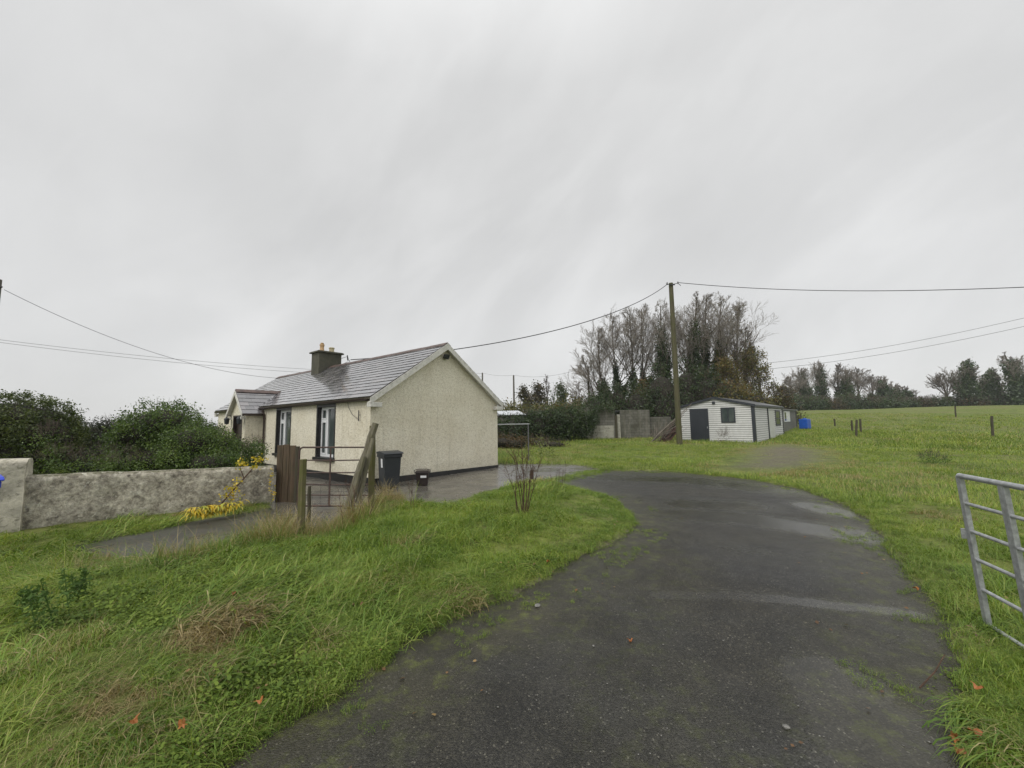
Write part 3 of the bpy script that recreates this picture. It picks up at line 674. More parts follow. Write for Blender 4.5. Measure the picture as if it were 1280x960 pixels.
# front wall skin with window openings (plane X = 0)
wins = [(1.98, 3.08, .66, 2.26), (5.12, 6.3, .66, 2.26)]
def skin(mb, openings, y0, y1, z0, z1, x, depth):
    ysx = sorted({y0, y1} | {v for o in openings for v in o[:2]})
    for a, b in zip(ysx[:-1], ysx[1:]):
        op = [o for o in openings if o[0] <= a + 1e-6 and o[1] >= b - 1e-6]
        zs = [(z0, z1)] if not op else [(z0, op[0][2]), (op[0][3], z1)]
        for c, d in zs:
            if d > c: mb.add([(x, a, c), (x, b, c), (x, b, d), (x, a, d)], [(0, 1, 2, 3)])
skin(m, wins, 0, LN, 0, EZ + .02, 0, .2)
m.add([(0, 0, 0), (W_, 0, 0), (W_, 0, EZ), (W_ / 2, 0, RZ), (0, 0, EZ)], [(0, 1, 2, 3, 4)])
m.add([(0, LN, 0), (W_, LN, 0), (W_, LN, EZ), (W_ / 2, LN, RZ), (0, LN, EZ)], [(0, 1, 2, 3, 4)])
m.add([(W_, 0, 0), (W_, LN, 0), (W_, LN, EZ), (W_, 0, EZ)], [(0, 1, 2, 3)])
m.add([(.45, .1, 0), (.45, LN - .1, 0), (.45, LN - .1, EZ), (.45, .1, EZ)], [(0, 1, 2, 3)])   # inner face closes the rooms
me = bpy.data.meshes.new('wall'); me.from_pydata(m.v, [], m.f); me.update(); wall = link_mesh('wall', me, MAT['render'], cot)
p = MB(); p.box(-.018, 0, -.018, LN, -.08, .24); p.prism([(0, 0, -.08), (W_ + .018, 0, -.08), (W_ + .018, 0, .10), (0, 0, .2)], (0, -.018, 0)); p.build('plinth', MAT['blackpaint'], cot)
for (a, b, c, d) in wins:
    wn = MB(); D = .17   # painted reveal lining the opening
    wn.box(0, D, a - .0, a + .012, c, d); wn.box(0, D, b - .012, b, c, d); wn.box(0, D, a + .012, b - .012, d - .012, d)
    wn.box(-.006, -.001, a - .07, a, c - .02, d + .07); wn.box(-.006, -.001, b, b + .07, c - .02, d + .07); wn.box(-.006, -.001, a, b, d, d + .07)
    rv = wn.build('window', MAT['blackpaint'], cot)
    fr = MB(); t = .062; x0, x1 = D - .05, D + .02; a2, b2, c2, d2 = a + .013, b - .013, c + .02, d - .013
    fr.box(x0, x1, a2, a2 + t, c2, d2); fr.box(x0, x1, b2 - t, b2, c2, d2); fr.box(x0, x1, a2 + t, b2 - t, c2, c2 + .08); fr.box(x0, x1, a2 + t, b2 - t, d2 - t, d2)
    mid = b2 - .40; fr.box(x0, x1, mid - .045, mid + .045, c2 + .08, d2 - t)
    zv = d2 - .42; fr.box(x0, x1, mid + .045, b2 - t, zv - .035, zv + .035)
    for (q0, q1, r0, r1) in ((mid + .045, b2 - t, c2 + .08, zv - .035), (mid + .045, b2 - t, zv + .035, d2 - t)):   # opening sashes
        fr.box(x0 - .012, x0 - .001, q0, q0 + .035, r0, r1); fr.box(x0 - .012, x0 - .001, q1 - .035, q1, r0, r1); fr.box(x0 - .012, x0 - .001, q0 + .035, q1 - .035, r0, r0 + .04); fr.box(x0 - .012, x0 - .001, q0 + .035, q1 - .035, r1 - .035, r1)
    fr.build('frame', MAT['upvc'], rv, bevel=.004)
    pn = MB(); pn.box(D - .012, D - .006, a2 + .02, b2 - .02, c2 + .02, d2 - .02); pn.build('pane', MAT['pane'], rv)
    si = MB(); si.box(-.09, D - .055, a - .09, b + .09, c - .07, c + .018); si.build('sill', MAT['blackpaint'], rv, bevel=.006)
# roof: individual slates laid in courses
def slates(mb, org, ux, us, un, length, slope, cw=.30, ch=.235, clip=None):
    nc = int(slope / ch) + 1; hh = slope / nc
    for i in range(nc):
        off = (i % 2) * cw / 2; k0 = -off
        while k0 < length:
            a = max(0, k0) + .0015; b = min(length, k0 + cw) - .0015; k0 += cw
            if b - a < .02: continue
            s0 = i * hh - .012 + random.uniform(-.003, .003); s1 = (i + 1) * hh + .02
            if clip and not clip(a, b, s0, s1): continue
            h0 = .013 + random.uniform(0, .005); h1 = .001; sk = random.uniform(-.003, .003)
            vs = []
            for (u_, s_, h_) in ((a, s0 + sk, h0), (b, s0 - sk, h0), (b, s1, h1), (a, s1, h1)):
                base = org + ux * u_ + us * s_
                vs.append(base + un * (h_ + .006)); 
            for (u_, s_, h_) in ((a, s0 + sk, h0), (b, s0 - sk, h0), (b, s1, h1), (a, s1, h1)):
                vs.append(org + ux * u_ + us * s_ + un * (h_ - .001))
            mb.add(vs, [(0, 1, 2, 3), (7, 6, 5, 4), (0, 4, 5, 1), (1, 5, 6, 2), (2, 6, 7, 3), (3, 7, 4, 0)])
OV, VG = .10, .16
sl_len = math.hypot(W_ / 2 + OV, SL * (W_ / 2 + OV)); cs, sn = math.cos(math.atan(SL)), math.sin(math.atan(SL)); TH = .09
rf = MB()
slates(rf, Vector((-OV, -VG, EZ - OV * SL + TH)), Vector((0, 1, 0)), Vector((cs, 0, sn)), Vector((-sn, 0, cs)), LN + 2 * VG, sl_len)
slates(rf, Vector((W_ + OV, -VG, EZ - OV * SL + TH)), Vector((0, 1, 0)), Vector((-cs, 0, sn)), Vector((sn, 0, cs)), LN + 2 * VG, sl_len)
roof = rf.build('roof', MAT['slate'], cot)
dk = MB()
for sg, xo in ((1, -OV), (-1, W_ + OV)):
    dk.prism([(xo, -VG + .01, EZ - OV * SL + .02), (xo, -VG + .01, EZ - OV * SL + TH), (W_ / 2, -VG + .01, RZ + TH), (W_ / 2, -VG + .01, RZ + .02)], (0, LN + 2 * VG - .02, 0))
dk.build('roof_deck', MAT['darkpost'], roof)
rt = MB(); y_ = -VG
while y_ < LN + VG - .1:
    e = min(y_ + .45, LN + VG); j = random.uniform(-.006, .006); zt = RZ + TH + .04 + j
    for sg in (-1, 1):
        rt.prism([(W_ / 2, y_ + .003, zt), (W_ / 2 + sg * .15, y_ + .003, zt - .10), (W_ / 2 + sg * .15, y_ + .003, zt - .118), (W_ / 2, y_ + .003, zt - .02)], (0, e - y_ - .006, 0))
    y_ = e
rt.build('ridge_tile', MAT['clay'], roof)['label'] = 'reddish clay ridge'
# bargeboards
for yy in (-VG - .028, LN + VG):
    for sg in (-1, 1):
        b = MB(); xe = W_ / 2 + sg * (W_ / 2 + OV + .02); ze = EZ - OV * SL + .055
        b.prism([(W_ / 2, yy, RZ + TH), (xe, yy, ze), (xe, yy, ze - .17), (W_ / 2, yy, RZ + TH - .20)], (0, .028, 0))
        bo = b.build('bargeboard', MAT['whitepaint'], cot)
        k = MB(); xi = xe - sg * .36; k.box(min(xe, xi), max(xe, xi), yy if yy < 0 else yy - VG, yy + .028 if yy > 0 else -.002, ze - .25, ze - .12); k.build('eave_box', MAT['whitepaint'], bo, bevel=.006)
        sf = MB(); sf.prism([(W_ / 2, yy + .03, RZ - .02), (xe, yy + .03, ze - .13), (xe, yy + .03, ze - .145), (W_ / 2, yy + .03, RZ - .035)], (0, .14 if yy < 0 else -.14, 0)); sf.build('soffit', MAT['whitepaint'], bo)
g = MB(); g.box(-OV + .03, -OV + .055, 0, LN, EZ - .09, EZ + .03); g.build('fascia', MAT['gutter'], cot)
g = MB(); pr = [(-.055 * math.cos(a), -.055 * math.sin(a)) for a in [math.pi * k / 8 for k in range(9)]]
for k in range(8):
    (xa, za), (xb, zb) = pr[k], pr[k + 1]; ox, oz = -OV - .03, EZ - .03
    g.add([(ox + xa, .05, oz + za), (ox + xb, .05, oz + zb), (ox + xb, LN, oz + zb), (ox + xa, LN, oz + za), (ox + xa * .86, .05, oz + za * .86), (ox + xb * .86, .05, oz + zb * .86), (ox + xb * .86, LN, oz + zb * .86), (ox + xa * .86, LN, oz + za * .86)], [(0, 1, 2, 3), (7, 6, 5, 4), (0, 4, 5, 1), (3, 2, 6, 7)])
g.build('gutter', MAT['gutter'], cot)
g = MB(); g.tube([(-OV - .03, 7.35, EZ - .08), (-OV - .03, 7.35, EZ - .16), (-.06, 7.35, EZ - .32), (-.06, 7.35, .05)], .036, 10)
for zz_ in (.5, 1.2, 1.95): g.tube([(-.06, 7.35, zz_), (-.06, 7.35, zz_ + .05)], .045, 10)
g.build('downpipe', MAT['gutter'], cot, smooth=True)
# chimney
CX, CY = 2.62, 8.0
c = MB(); c.box(CX - .52, CX + .52, CY - .36, CY + .36, 3.3, 4.92); ch = c.build('chimney', MAT['chim'], cot, bevel=.015)
c = MB(); c.box(CX - .60, CX + .60, CY - .44, CY + .44, 4.92, 4.985); c.box(CX - .56, CX + .56, CY - .40, CY + .40, 4.985, 5.01); c.build('chimney_cap', MAT['chim'], ch, bevel=.012)
pf = [(.105, 0), (.11, .05), (.10, .06), (.088, .24), (.105, .25), (.11, .31), (.10, .33), (.07, .33), (.06, .2)]
c = MB(); c.lathe([(r_ * .95, z_ * 1.1) for r_, z_ in pf], 16, (CX - .22, CY + .02, 5.0)); c.lathe([(.06, .3), (.07, .42), (.05, .43)], 12, (CX - .22, CY + .02, 5.0)); c.build('chimney_pot', MAT['pot'], ch, smooth=True)['label'] = 'orange clay chimney pot'
c = MB(); c.lathe([(r_ * 1.15, z_ * .8) for r_, z_ in pf], 16, (CX + .22, CY, 5.0)); c.build('chimney_pot', MAT['potpale'], ch, smooth=True)['label'] = 'wide buff chimney pot'
c = MB(); c.tube([(CX + .5, CY - .40, 4.75), (CX + .72, CY - .55, 4.85), (CX + .78, CY - .58, 4.6)], .012, 6); c.tube([(CX + .5, CY - .38, 4.45), (CX + .72, CY - .55, 4.6), (CX + .82, CY - .6, 4.42)], .010, 6)
c.tube([(CX + .7, CY - .54, 4.9), (CX + .72, CY - .55, 4.66)], .025, 8); c.tube([(CX + .74, CY - .56, 4.75), (CX + .9, CY - .7, 4.35), (CX + .95, CY - .75, 4.15)], .008, 5); c.build('cable_bracket', MAT['cable'], ch)
# flood light under the apex, wall bracket near corner
c = MB(); c.box(W_ / 2 - .09, W_ / 2 + .09, -.16, -.06, RZ - .42, RZ - .27, Matrix.Rotation(.5, 3, 'X')); c.box(W_ / 2 - .02, W_ / 2 + .02, -.07, -.003, RZ - .36, RZ - .31); c.build('flood_light', MAT['binblack'], cot, bevel=.008)
c = MB(); c.tube([(-.05, .52, 1.78), (-.05, .52, 2.08)], .014, 8); c.tube([(0, .52, 1.95), (-.05, .52, 1.95)], .01, 6); c.tube([(-.05, .52, 1.82), (-.03, .9, 1.97), (-.02, 1.15, 2.2), (-.02, 1.2, 2.4)], .006, 5); c.build('wall_bracket', MAT['cable'], cot)
# rear eave small vent pipe seen over the verge
c = MB(); c.tube([(4.6, .5, 3.0), (4.6, .5, 3.28)], .045, 8); c.build('vent_pipe', MAT['gutter'], cot)
# porch
PY0, PY1, PX = 7.62, 9.25, -.62; PM = (PY0 + PY1) / 2; PEZ, PRZ = 2.22, 3.03
po = empty('porch', (0, 0, 0)); po.parent = cot
c = MB()
c.add([(PX, PY0, 0), (0, PY0, 0), (0, PY0, PEZ), (PX, PY0, PEZ)], [(0, 1, 2, 3)]); c.add([(PX, PY1, 0), (0, PY1, 0), (0, PY1, PEZ), (PX, PY1, PEZ)], [(0, 1, 2, 3)])
dy0, dy1, dz = PM - .48, PM + .48, 2.05
c.add([(PX, PY0, 0), (PX, dy0, 0), (PX, dy0, dz), (PX, PY0, dz)], [(0, 1, 2, 3)]); c.add([(PX, dy1, 0), (PX, PY1, 0), (PX, PY1, dz), (PX, dy1, dz)], [(0, 1, 2, 3)])
c.add([(PX, PY0, dz), (PX, PY1, dz), (PX, PY1, PEZ), (PX, PM, PRZ), (PX, PY0, PEZ)], [(0, 1, 2, 3, 4)])
me = bpy.data.meshes.new('wall'); me.from_pydata(c.v, [], c.f); link_mesh('porch_wall', me, MAT['render'], po)
c = MB(); c.box(PX + .12, PX + .17, dy0, dy1, 0, dz); c.box(PX - .01, PX + .12, dy0 - .05, dy0, 0, dz); c.box(PX - .01, PX + .12, dy1, dy1 + .05, 0, dz); c.box(PX - .01, PX + .12, dy0 - .05, dy1 + .05, dz, dz + .06)
c.box(PX + .105, PX + .12, dy0 + .12, dy1 - .12, 1.2, 1.85); c.build('porch_door', MAT['door_dark'], po, bevel=.004)
psl = (PRZ - PEZ) / ((PY1 - PY0) / 2); ca, sa = math.cos(math.atan(psl)), math.sin(math.atan(psl)); OVp = .12; hw = (PY1 - PY0) / 2 + OVp; L_ = math.hypot(hw, hw * psl); XF = PX - .14
def pclip(a, b, s0, s1):
    xw = XF + (a + b) / 2; zw = PRZ - hw * psl + (s0 + s1) / 2 * sa + .06
    return xw < .0 or zw > EZ + SL * xw - .12 + .05
pr_ = MB()
slates(pr_, Vector((XF, PM - hw, PRZ - hw * psl + .06)), Vector((1, 0, 0)), Vector((0, ca, sa)), Vector((0, -sa, ca)), 1.25 - XF, L_, clip=pclip)
slates(pr_, Vector((XF, PM + hw, PRZ - hw * psl + .06)), Vector((1, 0, 0)), Vector((0, -ca, sa)), Vector((0, sa, ca)), 1.25 - XF, L_, clip=pclip)
pr_.build('porch_roof', MAT['slate'], po)
c = MB(); x_ = XF
while x_ < 1.0:
    for sg in (-1, 1): c.prism([(x_ + .003, PM, PRZ + .125), (x_ + .003, PM + sg * .13, PRZ + .01), (x_ + .003, PM + sg * .13, PRZ - .008), (x_ + .003, PM, PRZ + .105)], (.394, 0, 0))
    x_ += .4
c.build('porch_ridge_tile', MAT['clay'], po)
c = MB()
for sg in (-1, 1):
    c.prism([(XF - .025, PM, PRZ + .06), (XF - .025, PM + sg * hw, PRZ - hw * psl + .05), (XF - .025, PM + sg * hw, PRZ - hw * psl - .09), (XF - .025, PM, PRZ - .11)], (.025, 0, 0))
    c.prism([(XF, PM, PRZ + .0), (XF, PM + sg * hw, PRZ - hw * psl + .0), (XF, PM + sg * hw, PRZ - hw * psl - .02), (XF, PM, PRZ - .02)], (.14, 0, 0))
    c.box(XF - .02, PX, PM + sg * (hw - .17) - .1, PM + sg * (hw - .17) + .1, PRZ - hw * psl - .16, PRZ - hw * psl - .06)
c.build('porch_bargeboard', MAT['whitepaint'], po)
c = MB(); c.box(XF, .0, PM - hw - .05, PM - hw, PRZ - hw * psl - .02, PRZ - hw * psl + .05); c.build('porch_gutter', MAT['gutter'], po); c = MB(); c.box(XF, .0, PM + hw, PM + hw + .05, PRZ - hw * psl - .02, PRZ - hw * psl + .05); c.build('porch_gutter', MAT['gutter'], po)
for sg in (-1, 1):
    c = MB(); yy = PM + sg * .72; X0 = PX - .17
    c.tube([(PX, yy, 2.05), (PX - .1, yy, 2.12), (X0, yy, 2.08)], .012, 6); c.lathe([(.02, 0), (.075, .02), (.095, .20), (.11, .21), (.03, .29), (.01, .31)], 6, (X0, yy, 1.76)); c.build('porch_lantern', MAT['binblack'], po)

# ------------------------------------------------------------------ garden wall, pillar
def rough_block(name, p0, p1, th, z0, z1a, z1b, m, step=.09, amp=.03, seed=0, label=None, cat=None, round_top=.03):
    p0 = Vector(p0); p1 = Vector(p1); d = (p1 - p0); Ln = d.length; d /= Ln; nrm = Vector((-d.y, d.x))
    prof = []  # around section: front bottom -> front top -> back top -> back bottom
    H = 1.0; nv = 14; nt_ = 5
    for k in range(nv): prof.append((-th / 2, k / nv))
    for k in range(nt_ + 1): prof.append((-th / 2 + th * k / nt_, 1.0 + (round_top if 0 < k < nt_ else 0) - (round_top * .6 if k in (0, nt_) else 0)))
    for k in range(nv): prof.append((th / 2, 1 - (k + 1) / nv))
    nl = int(Ln / step) + 1; V = []
    us = [0.0, .012] + list(np.linspace(.04, Ln - .04, nl)) + [Ln - .012, Ln]
    for u_ in us:
        zt = z1a + (z1b - z1a) * u_ / Ln
        for (o, h) in prof:
            z = z0 + (zt - z0) * h
            e = .55 if (u_ == 0 or u_ == Ln) else 1.0
            nn = (fbm(np.array([u_ * 2.1 + seed + o]), np.array([z * 2.1 + 5]), 70 + seed)[0] - .5) * amp * 2 + (fbm(np.array([u_ * 9 + seed + o * 3]), np.array([z * 9 + 5]), 71 + seed)[0] - .5) * amp * .6
            oo = o * (1 + nn * 2 / th * e) ; z += nn * .6 * (h > .9)
            q = p0 + d * (u_ + (nn * .5 if e < 1 else 0)) + nrm * oo * (e if 0 else 1); V.append((q.x, q.y, z))
    k = len(prof); Q = [(i * k + j, i * k + j + 1, (i + 1) * k + j + 1, (i + 1) * k + j) for i in range(len(us) - 1) for j in range(k - 1)]
    e1 = list(range(k)); e2 = [(len(us) - 1) * k + j for j in range(k)][::-1]
    me = bpy.data.meshes.new(name); me.from_pydata(V, [], Q + [e1, e2]); me.update(); me.polygons.foreach_set('use_smooth', [True] * len(Q) + [False] * 2)
    o = link_mesh(name, me, m); return tag(o, label, cat)
rough_block('garden_wall', (-7.9, 6.32), (-5.28, 8.74), .26, -.1, .92, .78, MAT['oldwall'], seed=3, label='low mottled grey and cream garden wall with mossy top', cat='wall')
rough_block('gate_pillar', (-8.95, 5.45), (-7.78, 6.40), .36, -.1, 1.22, 1.17, MAT['pillar'], seed=9, amp=.025, label='thick rendered wall pillar at the near end of the garden wall', cat='pillar')

# ------------------------------------------------------------------ bins
def wheelie(name, loc, rz, bodym, lidm, s=1.0, sticker=False, label=None, group=None):
    o = empty(name, loc, rz, label, 'bin', group)
    b = MB(); w0, d0, w1, d1, h = .205 * s, .22 * s, .25 * s, .28 * s, .95 * s
    n0 = []
    for (ww, dd, zz_) in ((w0, d0, .05 * s), (w0 + .01, d0 + .01, .3 * s), (w1 - .012, d1 - .012, h - .09 * s), (w1 + .012, d1 + .012, h - .088 * s), (w1 + .012, d1 + .012, h)):
        n0.append([(-ww, -dd, zz_), (ww, -dd, zz_), (ww, dd, zz_), (-ww, dd, zz_)])
    vs = [v for r_ in n0 for v in r_]; fs = [(0, 3, 2, 1)] + [(4 * i + k, 4 * i + (k + 1) % 4, 4 * i + 4 + (k + 1) % 4, 4 * i + 4 + k) for i in range(4) for k in range(4)] + [(16, 17, 18, 19)]
    b.add(vs, fs); b.build('body', bodym, o, bevel=.012)
    l = MB(); l.prism([(-w1 - .03, -d1 - .045, h + .003), (-w1 - .03, d1 + .02, h + .003), (-w1 - .03, d1 + .01, h + .06 * s), (-w1 - .03, d1 - .2, h + .085 * s), (-w1 - .03, -d1 - .0, h + .05 * s), (-w1 - .03, -d1 - .045, h + .02)], (2 * w1 + .06, 0, 0))
    l.build('lid', lidm, o, bevel=.012)
    hd = MB(); hd.tube([(-w1 + .03, d1 + .01, h - .02), (-w1 + .03, d1 + .08, h + .0), (w1 - .03, d1 + .08, h + .0), (w1 - .03, d1 + .01, h - .02)], .014, 8); hd.build('handle', lidm, o)
    for sg in (-1, 1):
        wh = MB(); wh.tube([(sg * (w0 - .03), d0 + .02, .1 * s), (sg * (w0 + .03), d0 + .02, .1 * s)], .1 * s, 18); wh.build('wheel', MAT['rubber'], o, bevel=.008)
    if sticker:
        st = MB(); st.box(-w1 - .001 + .012, -w1 + .0105, -.06, .06, .50, .80, Matrix.Rotation(-.066, 3, 'Y')); st = MB()
        st.add([(-.2245, -.12, .55), (-.2245, .0, .55), (-.2365, .0, .78), (-.2365, -.12, .78)], [(0, 1, 2, 3)]); st.build('sticker', MAT['sticker'], o)
    return o
bx, by = (HC + HB * .22 - HA * .60)[:2]
wheelie('wheelie_bin', (bx, by, .0), R(38), MAT['binblack'], MAT['binblack'], .94, True, 'charcoal wheelie bin with white sticker by the cottage corner')
q = at(-46, 600, 5.0)
wheelie('wheelie_bin', (q.x, q.y, gz(q.x, q.y)), R(60), MAT['binblue'], MAT['binblue'], 1.0, False, 'bright blue wheelie bin in front of the rendered wall pillar')
q = G(528, 607)
cd_ = empty('food_waste_caddy', (q.x, q.y, .01), R(10), 'small dark brown caddy with white label on wet concrete', 'caddy')
b = MB(); ring = []
for (ww, zz_) in ((.14, 0), (.175, .34)): ring += [(-ww, -ww, zz_), (ww, -ww, zz_), (ww, ww, zz_), (-ww, ww, zz_)]
b.add(ring, [(0, 3, 2, 1), (4, 5, 6, 7)] + [(k, (k + 1) % 4, 4 + (k + 1) % 4, 4 + k) for k in range(4)]); b.build('body', MAT['binbrown'], cd_, bevel=.02)
b = MB(); b.box(-.2, .2, -.2, .2, .341, .375); b.box(-.17, .17, -.17, .17, .375, .40); b.build('lid', MAT['binbrown'], cd_, bevel=.015)
b = MB(); b.tube([(-.205, 0, .33), (-.215, -.09, .42), (-.12, -.15, .45), (.12, -.15, .45), (.215, -.09, .42), (.205, 0, .33)], .008, 6); b.build('handle', MAT['binbrown'], cd_)
b = MB(); b.add([(-.045, -.1735, .22), (.11, -.1735, .22), (.11, -.1795, .28), (-.045, -.1795, .28)], [(0, 1, 2, 3)]); b.build('sticker', MAT['sticker'], cd_)
def rock(name, loc, s, m, label, cat='stone', group=None, flat=.55, seed=1):
    bm = bmesh.new(); bmesh.ops.create_icosphere(bm, subdivisions=2, radius=1); rr = random.Random(seed)
    for v in bm.verts:
        k = 1 + .22 * (vnoise(np.array([v.co.x * 2 + seed * 3]), np.array([v.co.y * 2 + v.co.z * 3]), seed)[0] - .5) * 2; v.co = Vector((v.co.x * s[0] * k, v.co.y * s[1] * k, v.co.z * s[2] * k))
    me = bpy.data.meshes.new(name); bm.to_mesh(me); bm.free(); o = link_mesh(name, me, m); o.location = loc; o.rotation_euler = (0, 0, seed); return tag(o, label, cat, group)
q = G(549, 594); rock('stone', (q.x, q.y, .07), (.13, .09, .08), MAT['palestone'], 'pale round stone at the foot of the gable wall')

# ------------------------------------------------------------------ gateway posts, plank panel, rusty gate
pp = empty('plank_screen', label='brown vertical plank panel standing at the end of the garden wall', cat='fence panel')
q0 = G(344, 628); q1 = G(367, 629); pp.location = (q0.x, q0.y, 0); dx = q1 - q0; pp.rotation_euler = (0, 0, math.atan2(dx.y, dx.x)); Lp = dx.length
for k in range(3):
    b = MB(); wv = Lp / 3; b.box(k * wv + .004, (k + 1) * wv - .004, -.012 + .004 * k, .012 + .004 * k, -.05, 1.25 + (.0, .012, -.008)[k]); b.build('plank', MAT['plank'], pp, bevel=.003)
for zz_ in (.3, 1.0):
    b = MB(); b.box(.02, Lp - .02, .024, .06, zz_, zz_ + .09); b.build('rail', MAT['darkpost'], pp)
b = MB(); b.tube([(Lp + .045, .01, -.1), (Lp + .045, .01, 1.22)], .045, 10); b.build('post', MAT['darkpost'], pp)
ga = at(373, 600, 8.05); gb = at(465, 600, 7.9)
dg = Vector((gb.x - ga.x, gb.y - ga.y, 0)); Lg = dg.length
gt = empty('field_gate', (ga.x, ga.y, 0), math.atan2(dg.y, dg.x), 'rusty brown tubular steel gate hung beside the plank panel', 'gate')
b = MB(); b.tube([(0, 0, .08), (0, 0, 1.16), (.02, 0, 1.215), (.07, 0, 1.235), (Lg, 0, 1.225), (Lg, 0, .08), (0, 0, .08)], .019, 10); b.build('frame', MAT['rustbar'], gt, smooth=True)
for zz_ in (.98, .73, .50, .29):
    b = MB(); b.tube([(.01, 0, zz_), (Lg * .5, 0, zz_ - random.uniform(.0, .012)), (Lg - .01, 0, zz_)], .013, 8); b.build('rail', MAT['rustbar'], gt, smooth=True)
b = MB(); b.box(Lg * .44 - .016, Lg * .44 + .016, -.024, -.019, .09, 1.22); b.build('upright', MAT['rustbar'], gt)
b = MB()
for k in range(9): b.tube([(.14 + k * Lg / 9.5, .022, .08), (.14 + k * Lg / 9.5, .022, .52)], .0025, 4)
for k in range(4): b.tube([(.01, .022, .12 + k * .12), (Lg * .5, .026, .115 + k * .12), (Lg - .01, .022, .12 + k * .12)], .0025, 4)
b.build('wire_mesh', MAT['cable'], gt)
def post(name, base, top, r, m, label, group=None, sides=7, cat='post', jag=.15):
    base = Vector(base); top = Vector(top); o = MB(); n = 7; ps = []; rs = []
    for k in range(n):
        t = k / (n - 1); p_ = base.lerp(top, t) - base; p_ += Vector((random.uniform(-1, 1), random.uniform(-1, 1), 0)) * r * .12; ps.append(p_); rs.append(r * random.uniform(1 - jag * .6, 1 + jag * .4) * (1.06 - .1 * t))
    o.tube(ps, rs, sides); ob = o.build(name, m, bevel=.004 if r > .03 else 0); ob.location = base; return tag(ob, label, cat, group)
b0 = at(376, 672, 5.85); t0 = at(379, 574, 5.85); post('fence_post', (b0.x, b0.y, -.1), t0, .055, MAT['post'], 'mossy square post standing in the grass in front of the rusty gate')
b0 = at(464, 612, 7.75); t0 = at(466, 532, 7.75); post('gate_post', (b0.x, b0.y, -.1), t0, .062, MAT['post'], 'dark mossy gate post standing upright behind the leaning timbers', sides=9)
for k, (bp, tp, Yb, Yt, rr_, lb) in enumerate([((434, 636), (470, 529), 7.35, 7.55, .075, 'longest weathered timber leaning against the mossy gate post'),
        ((447, 630), (466, 548), 7.25, 7.48, .05, 'thin grey split timber leaning beside the longest timber'),
        ((437, 634), (455, 570), 7.15, 7.3, .055, 'short grey timber leaning lowest against the gate post')]):
    b0 = at(*bp, Yb); t0 = at(*tp, Yt); post('leaning_timber', (b0.x, b0.y, max(b0.z, .0) if b0.z > 0 else -.02), t0, rr_, MAT['greypost'], lb, 'timbers leaning at the gateway', cat='timber', jag=.35)
b0 = at(386, 640, 7.0); post('fence_post', (b0.x, b0.y, -.1), (b0.x, b0.y, .62), .03, MAT['darkpost'], 'short dark stake behind the mossy square post')

# ------------------------------------------------------------------ galvanised gate on the right
gA = at(1199, 593, 3.24); dirg = Vector((at(1280, 608, 2.66) - gA)); dirg.z = 0; dirg.normalize()
gg = empty('steel_field_gate', (gA.x, gA.y, 0), math.atan2(dirg.y, dirg.x), 'open galvanised steel field gate beside the driveway', 'gate')
tilt = R(3.0)
gq = empty('gate_leaf_tilt', (0, 0, 0)); bpy.data.objects.remove(gq)
GL = 2.75; lev = [1.20, .985, .77, .555, .33, .07]
def gpnt(u_, z): return Vector((u_, math.sin(tilt) * (1.2 - z), z))
for k, z_ in enumerate(lev):
    b = MB(); r_ = .021 if k in (0,) else .0135; b.tube([gpnt(0, z_), gpnt(GL, z_)], r_, 12); b.build('rail', MAT['galv'], gg, smooth=True)
for k, u_ in enumerate((.0, .44, 1.35, 2.3, GL)):
    b = MB(); w_ = .03 if k else .024
    for zt, zb in ((1.198, .06),):
        a0, a1 = gpnt(u_, zb), gpnt(u_, zt); o1 = Vector((0, .016, 0)); o2 = Vector((w_, 0, 0))
        b.add([a0 - o2 - o1, a0 + o2 - o1, a0 + o2 + o1, a0 - o2 + o1, a1 - o2 - o1, a1 + o2 - o1, a1 + o2 + o1, a1 - o2 + o1], [(0, 3, 2, 1), (4, 5, 6, 7), (0, 1, 5, 4), (1, 2, 6, 5), (2, 3, 7, 6), (3, 0, 4, 7)])
    b.build('upright', MAT['galv'], gg, bevel=.004)
b = MB(); b.box(-.03, -.018, -.02, .02, .70, .78); b.build('latch_plate', MAT['galv'], gg, bevel=.003)
hpst = gA + dirg * (GL + .14); post('gate_post', (hpst.x, hpst.y, -.2), (hpst.x, hpst.y, 1.45), .08, MAT['darkpost'], 'thick post carrying the galvanised gate', sides=10)

# ------------------------------------------------------------------ poles and wires
def upole(px, py_base, py_top, Yd, r, m, label, steps=False, group=None, zb=None, name='utility_pole'):
    b0 = at(px, py_base, Yd); zb = gz(b0.x, Yd) - .3 if zb is None else zb; tz = at(px, py_top, Yd).z
    # correct for perspective lean: aim the top
    t_ = at(px, py_top, Yd); bse = Vector((t_.x, Yd, zb)); o = empty(name, bse, 0, label, 'pole', group); H = tz - zb
    p_ = MB(); p_.tube([(0, 0, 0), (0, 0, H * .5), (0, 0, H)], [r, r * .88, r * .75], 14); p_.build('shaft', m, o, smooth=True); return o, Vector((t_.x, Yd, tz)), H
up, UT, UH = upole(838.5, 553, 354, 26.2, .19, MAT['pole'], 'tall green-brown wooden utility pole beside the cladded shed')
b = MB(); b.tube([(-.16, -.16, UH - .12), (-.34, -.2, UH - .18), (-.4, -.2, UH - .1)], .02, 6); b.tube([(.14, -.1, UH - .1), (.42, -.15, UH - .06), (.62, -.12, UH - .22)], .02, 6); b.box(-.2, .2, -.2, -.14, UH - .2, UH - .12); b.build('cable_bracket', MAT['cable'], up)
b = MB(); b.tube([(-.33, -.2, UH - .16), (-.33, -.2, UH - .02)], .045, 8); b.build('insulator', MAT['cablegrey'], up); b = MB(); b.tube([(.42, -.15, UH - .1), (.42, -.15, UH + .04)], .045, 8); b.build('insulator', MAT['cablegrey'], up)
